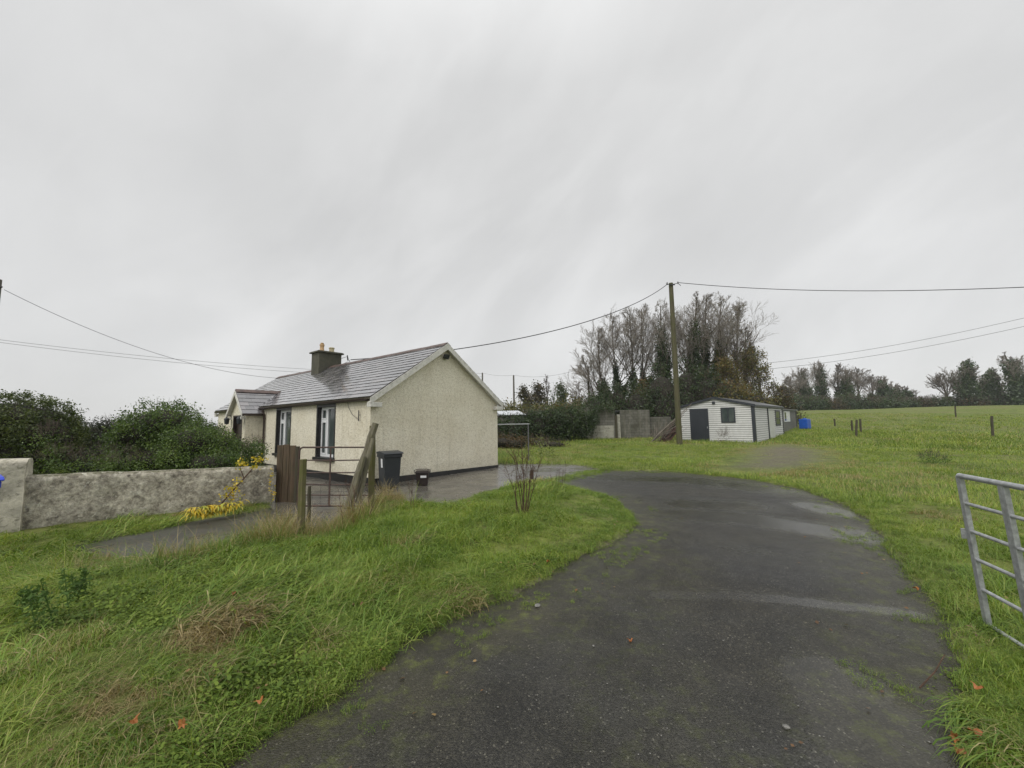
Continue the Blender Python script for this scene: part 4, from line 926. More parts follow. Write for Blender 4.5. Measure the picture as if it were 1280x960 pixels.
lp, LT, LH = upole(-5, 600, 349, 15.0, .21, MAT['polegrey'], 'grey utility pole at the left edge above the clipped hedge')
for dz_, ln_ in ((1.55, .42), (2.05, .36), (2.9, .30)): b = MB(); b.tube([(.1, -.1, LH - dz_), (ln_, -.15, LH - dz_ + .03)], .022, 6); b.build('climbing_step', MAT['cable'], lp)
b = MB(); b.tube([(.1, 0, LH - .4), (.3, -.02, LH - .32)], .03, 6); b.build('insulator', MAT['cable'], lp)
rp = []
for px, pt, Yd, lb in ((603, 466, 66, 'distant thin pole just above the cottage gable verge'), (642, 469, 60, 'distant thin pole left of the small bare bushes'), (735, 458, 50, 'dark distant pole at the left side of the tall bare trees')):
    o, T, H = upole(px, 520, pt, Yd, .16 if px != 735 else .15, MAT['polegrey'] if px != 735 else MAT['darkpost'], lb, group='distant power line poles'); rp.append(T)
def wire(name, P0, Pm, P1, r, m, label, n=40, group='overhead cables'):
    P0, Pm, P1 = Vector(P0), Vector(Pm), Vector(P1); d1 = (Pm - P0).length; s = d1 / (d1 + (P1 - Pm).length); ps = []
    for k in range(n + 1):
        t = k / n; ps.append(P0 * ((t - s) * (t - 1) / (s * 1)) + Pm * (t * (t - 1) / (s * (s - 1))) + P1 * (t * (t - s) / (1 - s)))
    b = MB(); b.tube([p_ - P0 for p_ in ps], r, 5); o = b.build(name, m, smooth=True); o.location = P0; return tag(o, label, 'cable', group)
wire('overhead_cable', at(5, 362, 15), at(190, 440, 18.5), at(352, 473, 24), .010, MAT['cablegrey'], 'cable sagging from the left edge pole down behind the cottage roof')
wire('overhead_cable', UT + Vector((-.3, -.2, -.12)), at(690, 414, 20.0), (HC + HB * 3.45 + HA * 7.4) + Vector((0, 0, 4.7)), .022, MAT['cable'], 'cable sagging from the tall pole to the cottage chimney')
wire('overhead_cable', UT + Vector((.45, -.15, -.02)), at(1000, 362.5, 24), at(1420, 352, 17), .022, MAT['cable'], 'nearly level cable running right from the tall pole')
for k, (y0, y1, y2) in enumerate(((424, 443, 462), (427, 447, 466))):
    wire('overhead_cable', at(-60, y0 - 7, 40), at(160, y1, 46), at(603, y2 + 5, 66), .02, MAT['cablegrey'], ('upper' if k == 0 else 'lower') + ' of the two thin far cables passing behind the cottage on the left')
for k in range(2):
    wire('overhead_cable', at(735, 459 + k * 6, 50), at(1010, 446 + k * 8 + 2, 46), at(1420, 362 + k * 12, 36), .02, MAT['cablegrey'], ('upper' if k == 0 else 'lower') + ' of the two thin cables rising to the right edge')
wire('overhead_cable', rp[0], (rp[0] + rp[1]) / 2 + Vector((0, 0, -.25)), rp[1], .015, MAT['cablegrey'], 'short far cable between the two distant thin poles')
wire('overhead_cable', rp[1], (rp[1] + rp[2]) / 2 + Vector((0, 0, -.7)), rp[2], .015, MAT['cablegrey'], 'far cable from the distant thin pole to the dark distant pole')

# ------------------------------------------------------------------ shed (local X = along the side, Y = across the front)
SW, SLN, SEZ, SRZ = 5.1, 8.6, 2.62, 3.25
sh = empty('shed', (SC.x, SC.y, .03), SANG, 'pale clapboard shed with dark corner trims and dark door', 'shed')
def clap_front(mb, y0, y1, z0, prof, x, out, pitch=.155):
    z = z0
    while z < SRZ:
        z2 = z + pitch; segs = []
        ya, yb = y0, y1
        zt = min(z2, SRZ)
        if z >= SEZ:
            f = (zt - SEZ) / (SRZ - SEZ); ya, yb = SW / 2 * f, SW - SW / 2 * f
            f0 = (z - SEZ) / (SRZ - SEZ); yc, yd = SW / 2 * f0, SW - SW / 2 * f0
        else: yc, yd = ya, yb
        if z < SEZ < z2: zt = z2; f = (zt - SEZ) / (SRZ - SEZ); ya, yb = SW / 2 * f, SW - SW / 2 * f
        lo, hi = x - out, x - .004
        mb.add([(lo, yc, z), (lo, yd, z), (hi, yb, zt), (hi, ya, zt), (x, yc, z), (x, yd, z)], [(0, 1, 2, 3), (0, 4, 5, 1)])
        z = z2
c = MB(); clap_front(c, 0, SW, 0, None, 0, .045)
z = 0
while z < SEZ - .01:   # side boards
    z2 = min(z + .155, SEZ); c.add([(0, -.045, z), (SLN, -.045, z), (SLN, -.004, z2), (0, -.004, z2), (0, 0, z), (SLN, 0, z)], [(0, 1, 2, 3), (0, 4, 5, 1)]); z = z2
lipsh = MB(); z = .155  # dark strips below each board lip, painting in its shadow line
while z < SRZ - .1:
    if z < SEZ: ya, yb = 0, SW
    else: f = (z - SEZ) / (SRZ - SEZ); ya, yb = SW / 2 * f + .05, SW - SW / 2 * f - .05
    lipsh.box(-.02, -.006, ya, yb, z - .03, z + .004)
    if z < SEZ: lipsh.box(0, SLN, -.02, -.006, z - .03, z + .004)
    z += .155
lipsh.build('lip_shade_strip', MAT['lip_shade'], sh)
c.add([(0, SW, 0), (SLN, SW, 0), (SLN, SW, SEZ), (0, SW, SEZ)], [(0, 1, 2, 3)]); c.add([(SLN, 0, 0), (SLN, SW, 0), (SLN, SW, SEZ), (SLN, SW / 2, SRZ), (SLN, 0, SEZ)], [(0, 1, 2, 3, 4)])
me = bpy.data.meshes.new('wall'); me.from_pydata(c.v, [], c.f); link_mesh('wall', me, MAT['clad'], sh)
c = MB(); c.box(-.07, .13, -.07, .13, 0, SEZ); c.build('corner_trim', MAT['anthra'], sh); c = MB(); c.box(SLN - .14, SLN + .02, -.07, .1, 0, SEZ); c.build('corner_trim', MAT['anthra'], sh)
c = MB(); c.box(-.05, .0, SW - .05, SW + .03, 0, SEZ); c.build('corner_trim', MAT['clad'], sh)
c = MB(); TT = .07
for sg, ye in ((-1, -.14), (1, SW + .14)):
    slp = (SRZ - SEZ) / (SW / 2); ze = SEZ - .14 * slp + .01
    c.prism([(-.12, SW / 2, SRZ + .01), (-.12, ye, ze), (-.12, ye, ze + TT), (-.12, SW / 2, SRZ + .01 + TT)], (SLN + .2, 0, 0))
rfo = c.build('roof', MAT['metalroof'], sh)
c = MB()
for sg, ye in ((-1, -.16), (1, SW + .16)):
    ze = SEZ - .16 * slp; c.prism([(-.15, SW / 2, SRZ - .07), (-.15, ye, ze - .07), (-.15, ye, ze + .10), (-.15, SW / 2, SRZ + .10)], (.028, 0, 0))
c.box(-.12, SLN + .08, -.17, -.142, SEZ - .10, SEZ + .03); c.build('fascia', MAT['anthra'], sh)
dr = MB(); dr.box(-.066, -.047, 2.98, 4.33, .02, 2.5); dd = dr.build('door', MAT['anthra'], sh)
c = MB()
for k in range(1, 8): c.box(-.072, -.0665, 2.98 + k * .169 - .006, 2.98 + k * .169 + .006, .06, 2.46)
c.build('door_boards', MAT['binblack'], dd); c = MB(); c.box(-.09, -.0725, 3.06, 3.10, 1.0, 1.14); c.build('handle', MAT['galv'], dd)
c = MB(); wy0, wy1, wz0, wz1 = 1.15, 2.1, 1.42, 2.52
c.box(-.07, -.03, wy0, wy0 + .08, wz0, wz1); c.box(-.07, -.03, wy1 - .08, wy1, wz0, wz1); c.box(-.07, -.03, wy0 + .08, wy1 - .08, wz0, wz0 + .08); c.box(-.07, -.03, wy0 + .08, wy1 - .08, wz1 - .08, wz1); c.box(-.069, -.031, (wy0 + wy1) / 2 - .03, (wy0 + wy1) / 2 + .03, wz0 + .08, wz1 - .08)
wnd = c.build('window', MAT['anthra'], sh); c = MB(); c.box(-.055, -.048, wy0 + .08, wy1 - .08, wz0 + .08, wz1 - .08); c.build('pane', MAT['pane'], wnd)
c = MB(); c.box(-.12, -.03, SW / 2 - .1, SW / 2 + .1, SRZ - .45, SRZ - .25); c.build('wall_lamp', MAT['anthra'], sh, bevel=.02)
c = MB(); c.box(3.75, 5.4, -.075, -.047, .02, 2.3); dd = c.build('door', MAT['clad'], sh); dd['label'] = 'plain pale side door'
c = MB(); c.box(3.6, 3.74, -.085, -.031, 0, 2.45); c.build('post_trim', MAT['anthra'], sh)
c = MB(); c.box(6.0, 6.15, -.07, -.03, 1.1, 2.35); c.box(7.45, 7.6, -.07, -.03, 1.1, 2.35); c.box(6.15, 7.45, -.07, -.03, 1.1, 1.22); c.box(6.15, 7.45, -.07, -.03, 2.23, 2.35); c.box(6.15, 7.45, -.068, -.031, 1.62, 1.72)
wnd = c.build('window', MAT['anthra'], sh); c = MB(); c.box(6.15, 7.45, -.055, -.048, 1.22, 2.23); c.build('pane', MAT['pane'], wnd)
# grey rear outhouse
oh = empty('outhouse', (*sp(SLN + .25, .35), .05), SANG, 'dull grey flat roofed outhouse behind the clapboard shed', 'outhouse')
c = MB(); c.box(0, 7.6, 0, 3.6, 0, 2.4); c.build('wall', MAT['greyshed'], oh); c = MB(); c.box(-.08, 7.7, -.14, 3.7, 2.4, 2.5); c.build('roof', MAT['metalroof'], oh, bevel=.01)
c = MB(); c.box(2.2, 4.6, -.035, -.002, 1.35, 2.3); wnd = c.build('window', MAT['upvc'], oh); c = MB(); c.box(2.35, 3.0, -.04, -.036, 1.45, 2.2); c.build('pane', MAT['pane'], wnd)
c = MB(); c.box(-.02, .16, -.05, .02, 0, 2.4); c.box(7.45, 7.62, -.05, .02, 0, 2.4); c.box(.16, 7.45, -.03, -.003, 2.26, 2.4); c.build('trim', MAT['anthra'], oh)
# blue tank
q = at(1007, 540, 37.5); tk = empty('water_tank', (q.x, q.y, gz(q.x, q.y)), R(30), 'blue plastic tank on the grass behind the grey outhouse', 'tank')
c = MB(); c.box(-.36, .36, -.36, .36, 0, .92); c.build('body', MAT['tank'], tk, bevel=.06); c = MB(); c.lathe([(.16, .92), (.16, .99), (.1, 1.0)], 14); c.build('cap', MAT['tank'], tk)

# block outbuilding wall behind the lawn
def gl(px, py, Y): v = at(px, py, Y); return v
bo = empty('block_outbuilding', (at(733, 530, 33.5).x, 33.5, .0), 0, 'grey block outbuilding wall with flaking white patches behind the lawn', 'outbuilding')
xo = bo.location.x; X2 = lambda px: at(px, 530, 33.5).x - xo
zt = at(770, 509, 33.5).z; zt2 = at(795, 512.5, 33.5).z; zp = at(750, 532, 33.5).z
c = MB(); c.box(0, X2(769), 0, .3, -.2, zt); c.box(0, .3, .3, 5, -.2, zt - .1); c.build('wall', MAT['block'], bo, bevel=.02)
c = MB(); c.box(X2(776), X2(813), .05, .35, -.2, zt2); c.box(X2(813) - .3, X2(813), .35, 5, -.2, zt2 - .1); c.box(X2(813), X2(842), .5, .8, -.2, at(828, 521, 33.5).z); c.build('wall', MAT['block'], bo, bevel=.02)
c = MB(); c.box(X2(741), X2(767), -.02, -.002, .05, zp); c.box(X2(733.5), X2(737.5), -.03, -.003, .05, zp + .5); c.build('whitewash_panel', MAT['blockwhite'], bo)
c = MB(); c.box(X2(771.5), X2(775.5), .0, .2, -.1, at(773, 518, 33.5).z); c.build('whitewash_panel', MAT['blockwhite'], bo)
c = MB(); c.box(X2(768.6), X2(771.3), -.12, .06, -.1, at(770, 519, 33.5).z); c.build('post', MAT['darkpost'], bo)
c = MB(); c.box(.3, X2(813) - .3, .3, 5, zt - .35, zt - .28); c.build('roof', MAT['metalroof'], bo)
# low shed with pale roof sheets behind the cottage
q = at(640, 530, 31); ls = empty('lean_to', (at(612, 520, 31).x, 31, 0), 0, 'low building with pale corrugated roof sheets half hidden behind the cottage gable', 'outbuilding')
wL = at(658, 520, 31).x - at(612, 520, 31).x
c = MB(); c.box(0, wL, .1, 2.6, 0, at(630, 519, 31).z); c.build('wall', MAT['block'], ls)
for k in range(2):
    c = MB(); z0_ = at(630, 519, 31).z; x0_ = (.30 + .36 * k) * wL; n = 12
    for j in range(n):
        xa, xb = x0_ + j * .085, x0_ + (j + 1) * .085; za, zb = (.0, .03) if j % 2 else (.03, .0)
        c.add([(xa, -.1, z0_ + za), (xb, -.1, z0_ + zb), (xb - .7, 2.8, z0_ + .42 + zb), (xa - .7, 2.8, z0_ + .42 + za)], [(0, 1, 2, 3)])
    c.build('roof_sheet', MAT['paleroof'], ls)
c = MB(); c.prism([(-.1, -.05, z0_ - .02), (wL, -.05, z0_ - .02), (wL - .5, 2.7, z0_ + .38), (-.1, 2.7, z0_ + .38)], (0, 0, .02)); c.build('roof', MAT['metalroof'], ls)
# clothes line frame
cf = empty('clothes_line_frame', (at(661, 575, 16.5).x, 16.5, 0), 0, 'thin metal clothes line frame on the lawn beside the cottage', 'frame'); zt = at(661, 530, 16.5).z; x0_ = at(612, 530, 16.5).x - cf.location.x
c = MB(); c.tube([(0, 0, -.1), (0, 0, zt)], .02, 8); c.build('post', MAT['cablegrey'], cf); c = MB(); c.tube([(x0_, 0, -.1), (x0_, 0, zt)], .02, 8); c.build('post', MAT['cablegrey'], cf)
c = MB(); c.tube([(x0_ - .1, 0, zt), (.05, 0, zt)], .018, 8); c.build('crossbar', MAT['galv'], cf)

# field fence stakes
SP = [(1043, 526, 535, 40, 'short dark stake in the field nearest the blue tank'), (1065, 531, 545, 33, 'taller of the paired stakes in the middle of the field'), (1070, 536, 557, 29, 'leaning stake, nearest the driveway of the field stakes'),
      (1076, 533, 550, 32, 'right hand stake of the close cluster in the field'), (1242, 537, 563, 27, 'lone dark stake above the galvanised gate'), (1195, 517, 531, 48, 'weathered stake on the field crest left of the lone dark stake')]
for k, (px, pt, pb, Yd, lb) in enumerate(SP):
    b0 = at(px + 1, pb, Yd); zb = gz(b0.x, Yd); Yx = Yd; t_ = at(px, pt, Yd); H = max(.7, min(1.5, (pb - pt) * Yd / F)); post('fence_stake', (b0.x, Yd, zb - .15), (t_.x + (.12 if k == 2 else 0), Yd, zb + H), .075, MAT['darkpost'], lb, 'wooden stakes in the field', cat='stake', sides=6)

# ------------------------------------------------------------------ vegetation
def leaf_mesh(C, S, nrm=None, asp=.55, up=.0, nrm_w=.6):
    n = len(C); a = rng.normal(0, 1, (n, 3)); a[:, 2] += up
    if nrm is not None: a = a * (1 - nrm_w) + nrm * nrm_w * 1.6
    a /= np.linalg.norm(a, axis=1)[:, None] + 1e-9
    t = rng.normal(0, 1, (n, 3)); u = np.cross(a, t); u /= np.linalg.norm(u, axis=1)[:, None] + 1e-9; v = np.cross(a, u)
    S = np.broadcast_to(S, (n,)) * rng.uniform(.6, 1.3, n); S = S[:, None]
    V = np.stack([C - u * S * .5, C + v * S * asp * .5 + a * S * .06, C + u * S * .5, C - v * S * asp * .5 + a * S * .06], 1).reshape(-1, 3)
    return V, np.arange(4 * n).reshape(n, 4)
def seg_mesh(segs, sides=4):
    A = np.array([s_[0] for s_ in segs]); B = np.array([s_[1] for s_ in segs]); ra = np.array([s_[2] for s_ in segs])[:, None]; rb = np.array([s_[3] for s_ in segs])[:, None]
    d = B - A; d /= np.linalg.norm(d, axis=1)[:, None] + 1e-9; ref = np.where(np.abs(d[:, 2:3]) < .9, np.array([[0, 0, 1.]]), np.array([[1., 0, 0]]))
    u = np.cross(d, ref); u /= np.linalg.norm(u, axis=1)[:, None]; v = np.cross(d, u); rings = []
    for P_, r_ in ((A, ra), (B, rb)):
        for k in range(sides): th = 2 * math.pi * k / sides; rings.append(P_ + (u * math.cos(th) + v * math.sin(th)) * r_)
    V = np.stack(rings, 1).reshape(-1, 3); n = len(A); b = (np.arange(n) * 2 * sides)[:, None]
    Q = np.concatenate([b + np.array([[k, (k + 1) % sides, sides + (k + 1) % sides, sides + k]]) for k in range(sides)])
    return V, Q
def rv(s=1.): return Vector((random.gauss(0, s), random.gauss(0, s), random.gauss(0, s)))
def grow_tree(H, r0, spread=.32, levels=4, nb=(15, 6, 5, 4), trop=.35, start=.22, twig=.016, lean=(0, 0), fan=1.0):
    """list of trunk segments and of twig segments, in metres from the root"""
    T, W, tips = [], [], []
    def limb(p, d, L, r, lv):
        n = 5 if lv == 0 else (4 if lv == 1 else 3); pts = [p.copy()]; q = p.copy(); dd = d.copy()
        for i in range(n):
            dd = (dd + rv(.045 + .03 * lv) + Vector((0, 0, trop * (.12 if lv else .02)))).normalized(); q = q + dd * (L / n); pts.append(q.copy())
        re = max(twig * .45, r * (.28 if lv == 0 else .4))
        for i in range(n):
            a = r + (re - r) * i / n; b = r + (re - r) * (i + 1) / n; (T if lv <= 1 else W).append((tuple(pts[i]), tuple(pts[i + 1]), a, b))
        if lv >= levels: tips.append(pts[-1]); return
        k = nb[lv] if lv < len(nb) else 3
        for j in range(k):
            t = (start if lv == 0 else .25) + (1 - (start if lv == 0 else .25)) * (j + random.random()) / k; t = min(t, .985)
            i = min(int(t * n), n - 1); f = t * n - i; bp_ = pts[i].lerp(pts[i + 1], f); ax = (pts[i + 1] - pts[i]).normalized()
            side = rv().cross(ax).normalized(); ang = random.uniform(.25, .62) * fan if lv == 0 else random.uniform(.3, .75)
            nd = (ax * math.cos(ang) + side * math.sin(ang)).normalized()
            rr_ = r + (re - r) * t
            if lv == 0: LL = H * (spread / .28) ** .5 * ((1 - t) * .60 + .05) * random.uniform(.7, 1.15)
            else: LL = L * random.uniform(.4, .68) * (1.1 - .45 * t)
            limb(bp_, nd, LL, max(twig * .8, rr_ * random.uniform(.38, .6)), lv + 1)
    limb(Vector((0, 0, 0)), Vector((lean[0], lean[1], 1)).normalized(), H, r0, 0)
    return T, W, tips
def np_obj(name, V, Q, m, parent): return link_mesh(name, np_mesh(name, V, Q), m, parent)
def tree(px, ptop, Yd, label, group, r0=.2, spread=.3, ivy=None, ivymat='ivy', ivyr=.55, leaves=None, leafmat='autumn', leafn=0, leafs=.16, lv=4, nb=(15, 6, 5, 4), twig=.02, twm='twig', name='bare_tree', cat='tree', leafzone=(0, 1), ivyn=2600, ivys=.22, start=.22, trop=.35, lean=(0, 0), fan=1.0):
    t_ = at(px, ptop, Yd); x_ = t_.x; zb = gz(x_, Yd) - .1; H = (t_.z - zb) * .96
    o = empty(name, (x_, Yd, zb), 0, label, cat, group)
    T, W, tips = grow_tree(H, r0, spread, lv, nb, trop, start, twig, lean, fan)
    V, Q = seg_mesh(T, 6); np_obj('trunk', V, Q, MAT['bark'], o)
    if W: V, Q = seg_mesh(W, 3); np_obj('crown', V, Q, MAT[twm], o)
    if ivy:
        # leaves clothe trunk and lower limbs up to a height
        hz = H * ivy; src = T[:0]; tr_ = [s_ for k_, s_ in enumerate(T) if s_[0][2] < hz]; src = tr_; tz = len([1 for s_ in T[:5] if s_[0][2] < hz]); A = np.array([s_[0] for s_ in src]); B = np.array([s_[1] for s_ in src]); wgt = np.array([np.linalg.norm(np.subtract(s_[1], s_[0])) * (16.0 if i < 5 else (1.0 if s_[0][2] < hz * .6 else .15)) for i, s_ in enumerate(src)])
        pick = rng.choice(len(src), ivyn, p=wgt / wgt.sum()); t = rng.random((ivyn, 1)); C = A[pick] * (1 - t) + B[pick] * t
        keep = C[:, 2] < hz * rng.uniform(.75, 1.05, ivyn); C = C[keep]; pick = pick[keep]
        rad = ivyr * np.where(pick < 5, 1.0, .55) * (1.15 - .6 * C[:, 2] / hz) * (.55 + .9 * vnoise(C[:, 2] * 1.3 + pick * .7, C[:, 0] * .8, 5))
        dv = rng.normal(0, 1, C.shape); dv /= np.linalg.norm(dv, axis=1)[:, None]; C = C + dv * (rad * rng.random(len(C)) ** .45)[:, None]; C[:, 2] = np.maximum(C[:, 2], .05)
        V, Q = leaf_mesh(C, ivys, dv, .75, .2, .35); np_obj('ivy', V, Q, MAT[ivymat], o)
    if leafn:
        tp = np.array([tuple(p_) for p_ in tips]); zz_ = tp[:, 2] / H; ok = (zz_ >= leafzone[0]) & (zz_ <= leafzone[1]); tp = tp[ok] if ok.any() else tp
        C = tp[rng.integers(0, len(tp), leafn)] + rng.normal(0, .22, (leafn, 3)) * (leafs / .16)
        V, Q = leaf_mesh(C, leafs, None, .7); np_obj('leaves', V, Q, MAT[leafmat], o)
    return o
GC = 'tall trees behind the clapboard shed'
cl = [ # px, top, Y, r0, spread, ivy, ivyr, label
 (745, 440, 49, .13, .22, .42, .6, 'leftmost low spreading bare tree of the clump behind the shed'),
 (757, 404, 46, .16, .30, .48, .6, 'bare tree just right of the dark distant pole'),
 (772, 390, 48, .15, .26, .60, .45, 'slender bare tree with a dark ivied stem in the left half of the clump'),
 (788, 384, 46, .16, .27, .50, .5, 'bare tree standing midway between the dark distant pole and the tall pole'),
 (803, 377, 49, .15, .26, .48, .45, 'bare tree with thin straight stem second left of the tall pole'),
 (822, 372, 45, .20, .24, .80, .75, 'thickly ivied tree just left of the tall utility pole'),
 (856, 368, 46, .20, .24, .80, .70, 'thickly ivied tree just right of the tall utility pole'),
 (872, 366, 48, .20, .25, .76, .65, 'ivied tree second right of the tall utility pole'),
 (889, 366, 46, .19, .27, .66, .60, 'ivied tree with a wide bare top above the shed apex'),
 (908, 374, 48, .18, .32, .30, .5, 'broad bare topped tree above the shed window')]
for k, (px, pt, Yd, r0, spd, iv, ivr, lb) in enumerate(cl):
    tree(px, pt, Yd, lb, GC, r0, spd, iv, ivyr=ivr * 1.7, ivyn=11000 if iv > .6 else 5500, twig=.016, twm='twiggrey', nb=(22, 7, 6, 3), fan=1.3, lean=((px - 835) / 110 * .10, 0), name='ivy_clad_tree' if iv > .6 else 'bare_tree', leafn=(260 if px > 860 else 0), leafmat='autumn', leafs=.13)
tree(927, 408, 45, 'half bare tree with rusty orange leaves above the shed roof', GC, .15, .2, None, twig=.02, nb=(14, 7, 5, 4), leafn=3000, leafmat='autumn', leafs=.16, leafzone=(0, .8), name='autumn_tree', start=.1, trop=.15)
tree(946, 432, 44, 'yellow green leaved low tree at the right end of the clump', GC, .13, .2, None, twig=.02, leafn=5200, leafmat='olive', leafs=.17, name='autumn_tree', start=.06, trop=.1)
tree(905, 448, 43, 'short tree with thick orange brown leaves directly behind the shed roof', GC, .12, .22, None, twig=.02, leafn=3000, leafmat='autumn', leafs=.17, name='autumn_tree', start=.08, trop=.1)

def bush(name, blobs, n, ls, m, label, cat='bush', group=None, core=True, twigs=0, corem='darkhedge', asp=.6, shellp=.5, rough_=.35, twigl=.35, spray=1.0):
    """blobs: list of (centre, radii) world space"""
    c0 = Vector(blobs[0][0]); base = Vector((c0.x, c0.y, gz(c0.x, c0.y))); o = empty(name, base, 0, label, cat, group)
    Cs, Ns = [], []; vol = np.array([b_[1][0] * b_[1][2] + b_[1][1] * b_[1][2] for b_ in blobs]); pk = rng.choice(len(blobs), n, p=vol / vol.sum())
    cc_ = np.array([b_[0] for b_ in blobs])[pk]; rr_ = np.array([b_[1] for b_ in blobs])[pk]
    d = rng.normal(0, 1, (n, 3)); d /= np.linalg.norm(d, axis=1)[:, None]
    lump = 1 + rough_ * (fbm(d[:, 0] * 2.6 + pk * 7 + d[:, 2] * 1.7, d[:, 1] * 2.6 + d[:, 2] * 2.1 + 9, 17, 4) - .5) * 2
    C = cc_ + d * rr_ * (lump * (1 - shellp * rng.random(n) ** 2.2))[:, None]
    K = max(12, n // 45); cid = rng.integers(0, K, n); ctr = C[:K]; loose = rng.random(n) < .22
    ctr = ctr + d[:K] * (np.array(rr_[:K]) * rng.uniform(-.12, .07, (K, 1)))
    sprp = ctr[cid] + rng.normal(0, 1, (n, 3)) * (spray * ls * rng.uniform(1.1, 2.3, K)[cid])[:, None]
    C = np.where(loose[:, None], C, sprp); d = np.where(loose[:, None], d, d[:K][cid] * .6 + rng.normal(0, .5, (n, 3))); d /= np.linalg.norm(d, axis=1)[:, None]
    ok = C[:, 2] > base.z + .02; C, d = C[ok], d[ok]
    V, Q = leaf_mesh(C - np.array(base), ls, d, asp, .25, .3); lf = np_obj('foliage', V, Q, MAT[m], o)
    if core:  # solid dark blobs added to block see-through; shaded interior put into their colour
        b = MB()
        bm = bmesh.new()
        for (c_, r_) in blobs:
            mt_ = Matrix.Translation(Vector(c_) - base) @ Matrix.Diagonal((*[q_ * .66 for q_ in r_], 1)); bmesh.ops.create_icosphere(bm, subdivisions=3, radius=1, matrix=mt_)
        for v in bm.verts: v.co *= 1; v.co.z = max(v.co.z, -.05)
        me = bpy.data.meshes.new('branches'); bm.to_mesh(me); bm.free(); link_mesh('core_fill', me, MAT['darkcore'], o)
    if twigs:
        sg = []
        for k in range(twigs):
            c_, r_ = random.choice(blobs); dd = Vector((random.gauss(0, 1), random.gauss(0, 1), abs(random.gauss(0, 1)) + .4)).normalized(); p0 = Vector(c_) - base + Vector((dd.x * r_[0], dd.y * r_[1], dd.z * r_[2])) * .75
            p1 = p0 + (dd + Vector((0, 0, .6)) + rv(.25)).normalized() * twigl * random.uniform(.5, 1.4); sg.append((tuple(p0), tuple(p1), ls * .07, ls * .03))
            for j in range(3): p2 = p0.lerp(p1, random.uniform(.3, .9)); sg.append((tuple(p2), tuple(p2 + ((p1 - p0).normalized() + rv(.5)).normalized() * twigl * .45), ls * .05, ls * .02))
        V, Q = seg_mesh(sg, 3); np_obj('twigs', V, Q, MAT['twig'], o)
    return o
MAT['darkcore'] = mat_simple('shaded_core_fill', (.022, .019, .012), .9, .4, 6, .5, .03)

# hedge base below the clump
for k, (px, pt, Yd, wd, mt_, lb) in enumerate([(745, 492, 41, 2.0, 'ivy', 'dark evergreen bush at the foot of the leftmost clump trees'), (768, 482, 42, 2.1, 'ivy', 'dark ivy mound above the grey block wall'), (794, 484, 41, 2.0, 'ivy', 'dark evergreen mound above the plain grey wall end'),
        (806, 478, 43, 1.7, 'autumn', 'orange brown bush among the dark ivy left of the tall pole'), (826, 458, 41, 2.2, 'ivy', 'dark ivy mass directly left of the tall pole'), (858, 452, 42, 2.3, 'ivy', 'dark ivy mass directly right of the tall pole'),
        (882, 460, 41, 2.0, 'ivy', 'dark green ivy mass behind the shed apex'), (912, 480, 40, 2.2, 'autumn', 'rust leaved bush behind the shed roof'), (940, 486, 40, 2.2, 'olive', 'olive bush behind the right eave of the shed'), (962, 492, 44, 1.9, 'brownhedge', 'brown hedge bush at the right end of the clump')]):
    t_ = at(px, pt, Yd); g0 = gz(t_.x, Yd); h = t_.z - g0
    bush('understorey_bush', [((t_.x, Yd, g0 + h * .5), (wd, 1.6, h * .52)), ((t_.x + random.uniform(-1.2, 1.2), Yd - .6, g0 + h * .3), (wd * .9, 1.5, h * .4))], 5200, .20, mt_, lb, group='bushes under the tall trees', twigs=60, twigl=1.0)

# far tree line
GF = 'far tree line across the field'
FT = [(975, 484, 100, .14, .55, None, 'far', 'low brown tree at the left end of the far tree line'), (990, 470, 104, .2, .4, .5, 'i', 'rounded part ivied tree second from the left in the far line'), (1004, 459, 108, .22, .34, .85, 'i', 'ivied tree beside the tallest ivied tree in the far line'),
      (1022, 453, 110, .24, .34, .88, 'i', 'tallest dark ivied tree of the left half of the far line'), (1043, 455, 112, .22, .36, .5, 'b', 'bare crowned tree right of the tallest ivied tree'), (1055, 462, 108, .2, .34, .8, 'i', 'ivied tree leaning right in the left group of the far line'),
      (1071, 460, 114, .24, .40, None, 'b', 'rounded bare tree with pale twigs in the far line'), (1087, 468, 112, .2, .32, .45, 'b', 'narrow bare tree right of the rounded pale one'), (1106, 470, 108, .2, .36, .85, 'i', 'dark evergreen looking tree before the dip of the far line'),
      (1118, 480, 110, .2, .36, .8, 'i', 'shorter dark ivied tree nearest the dip'), (1133, 482, 112, .18, .3, .75, 'i', 'small pointed ivied tree at the dip of the far line'), (1150, 496, 112, .14, .5, .5, 'b', 'lowest small tree in the dip of the far line'),
      (1180, 468, 98, .2, .5, .3, 'b', 'wide bare reddish tree left of the dark cone shaped tree'), (1203, 449, 96, .26, .26, .94, 'I', 'tall dark column shaped ivied tree'), (1229, 459, 98, .24, .26, .92, 'I', 'dark cone shaped ivied tree right of the dark column'),
      (1250, 466, 104, .2, .3, .5, 'b', 'pale twigged bare tree behind the two dark ivied ones'), (1268, 438, 92, .26, .26, .85, 'I', 'tallest ivied tree near the right edge with forked bare top'), (1290, 452, 92, .26, .3, .8, 'I', 'ivied tree cut by the right edge')]
for px, pt, Yd, r0, spd, iv, ty, lb in FT:
    tree(px, pt, Yd, lb, GF, r0 * 1.4, spd, iv, ivymat='farivy', ivyr={'I': 2.4, 'i': 2.1, 'b': 1.2, 'far': 1}[ty], ivyn={'I': 7500, 'i': 6000, 'b': 3000, 'far': 1500}[ty], ivys=.42, twig=.045, twm='twigpale' if ty == 'b' else 'twiggrey', nb=(14, 7, 5, 3), fan=1.2,
         name='ivy_clad_tree' if ty in 'iI' else 'bare_tree', leafn=900 if ty == 'far' else 0, leafmat='brownhedge', leafs=.4, start=.12)
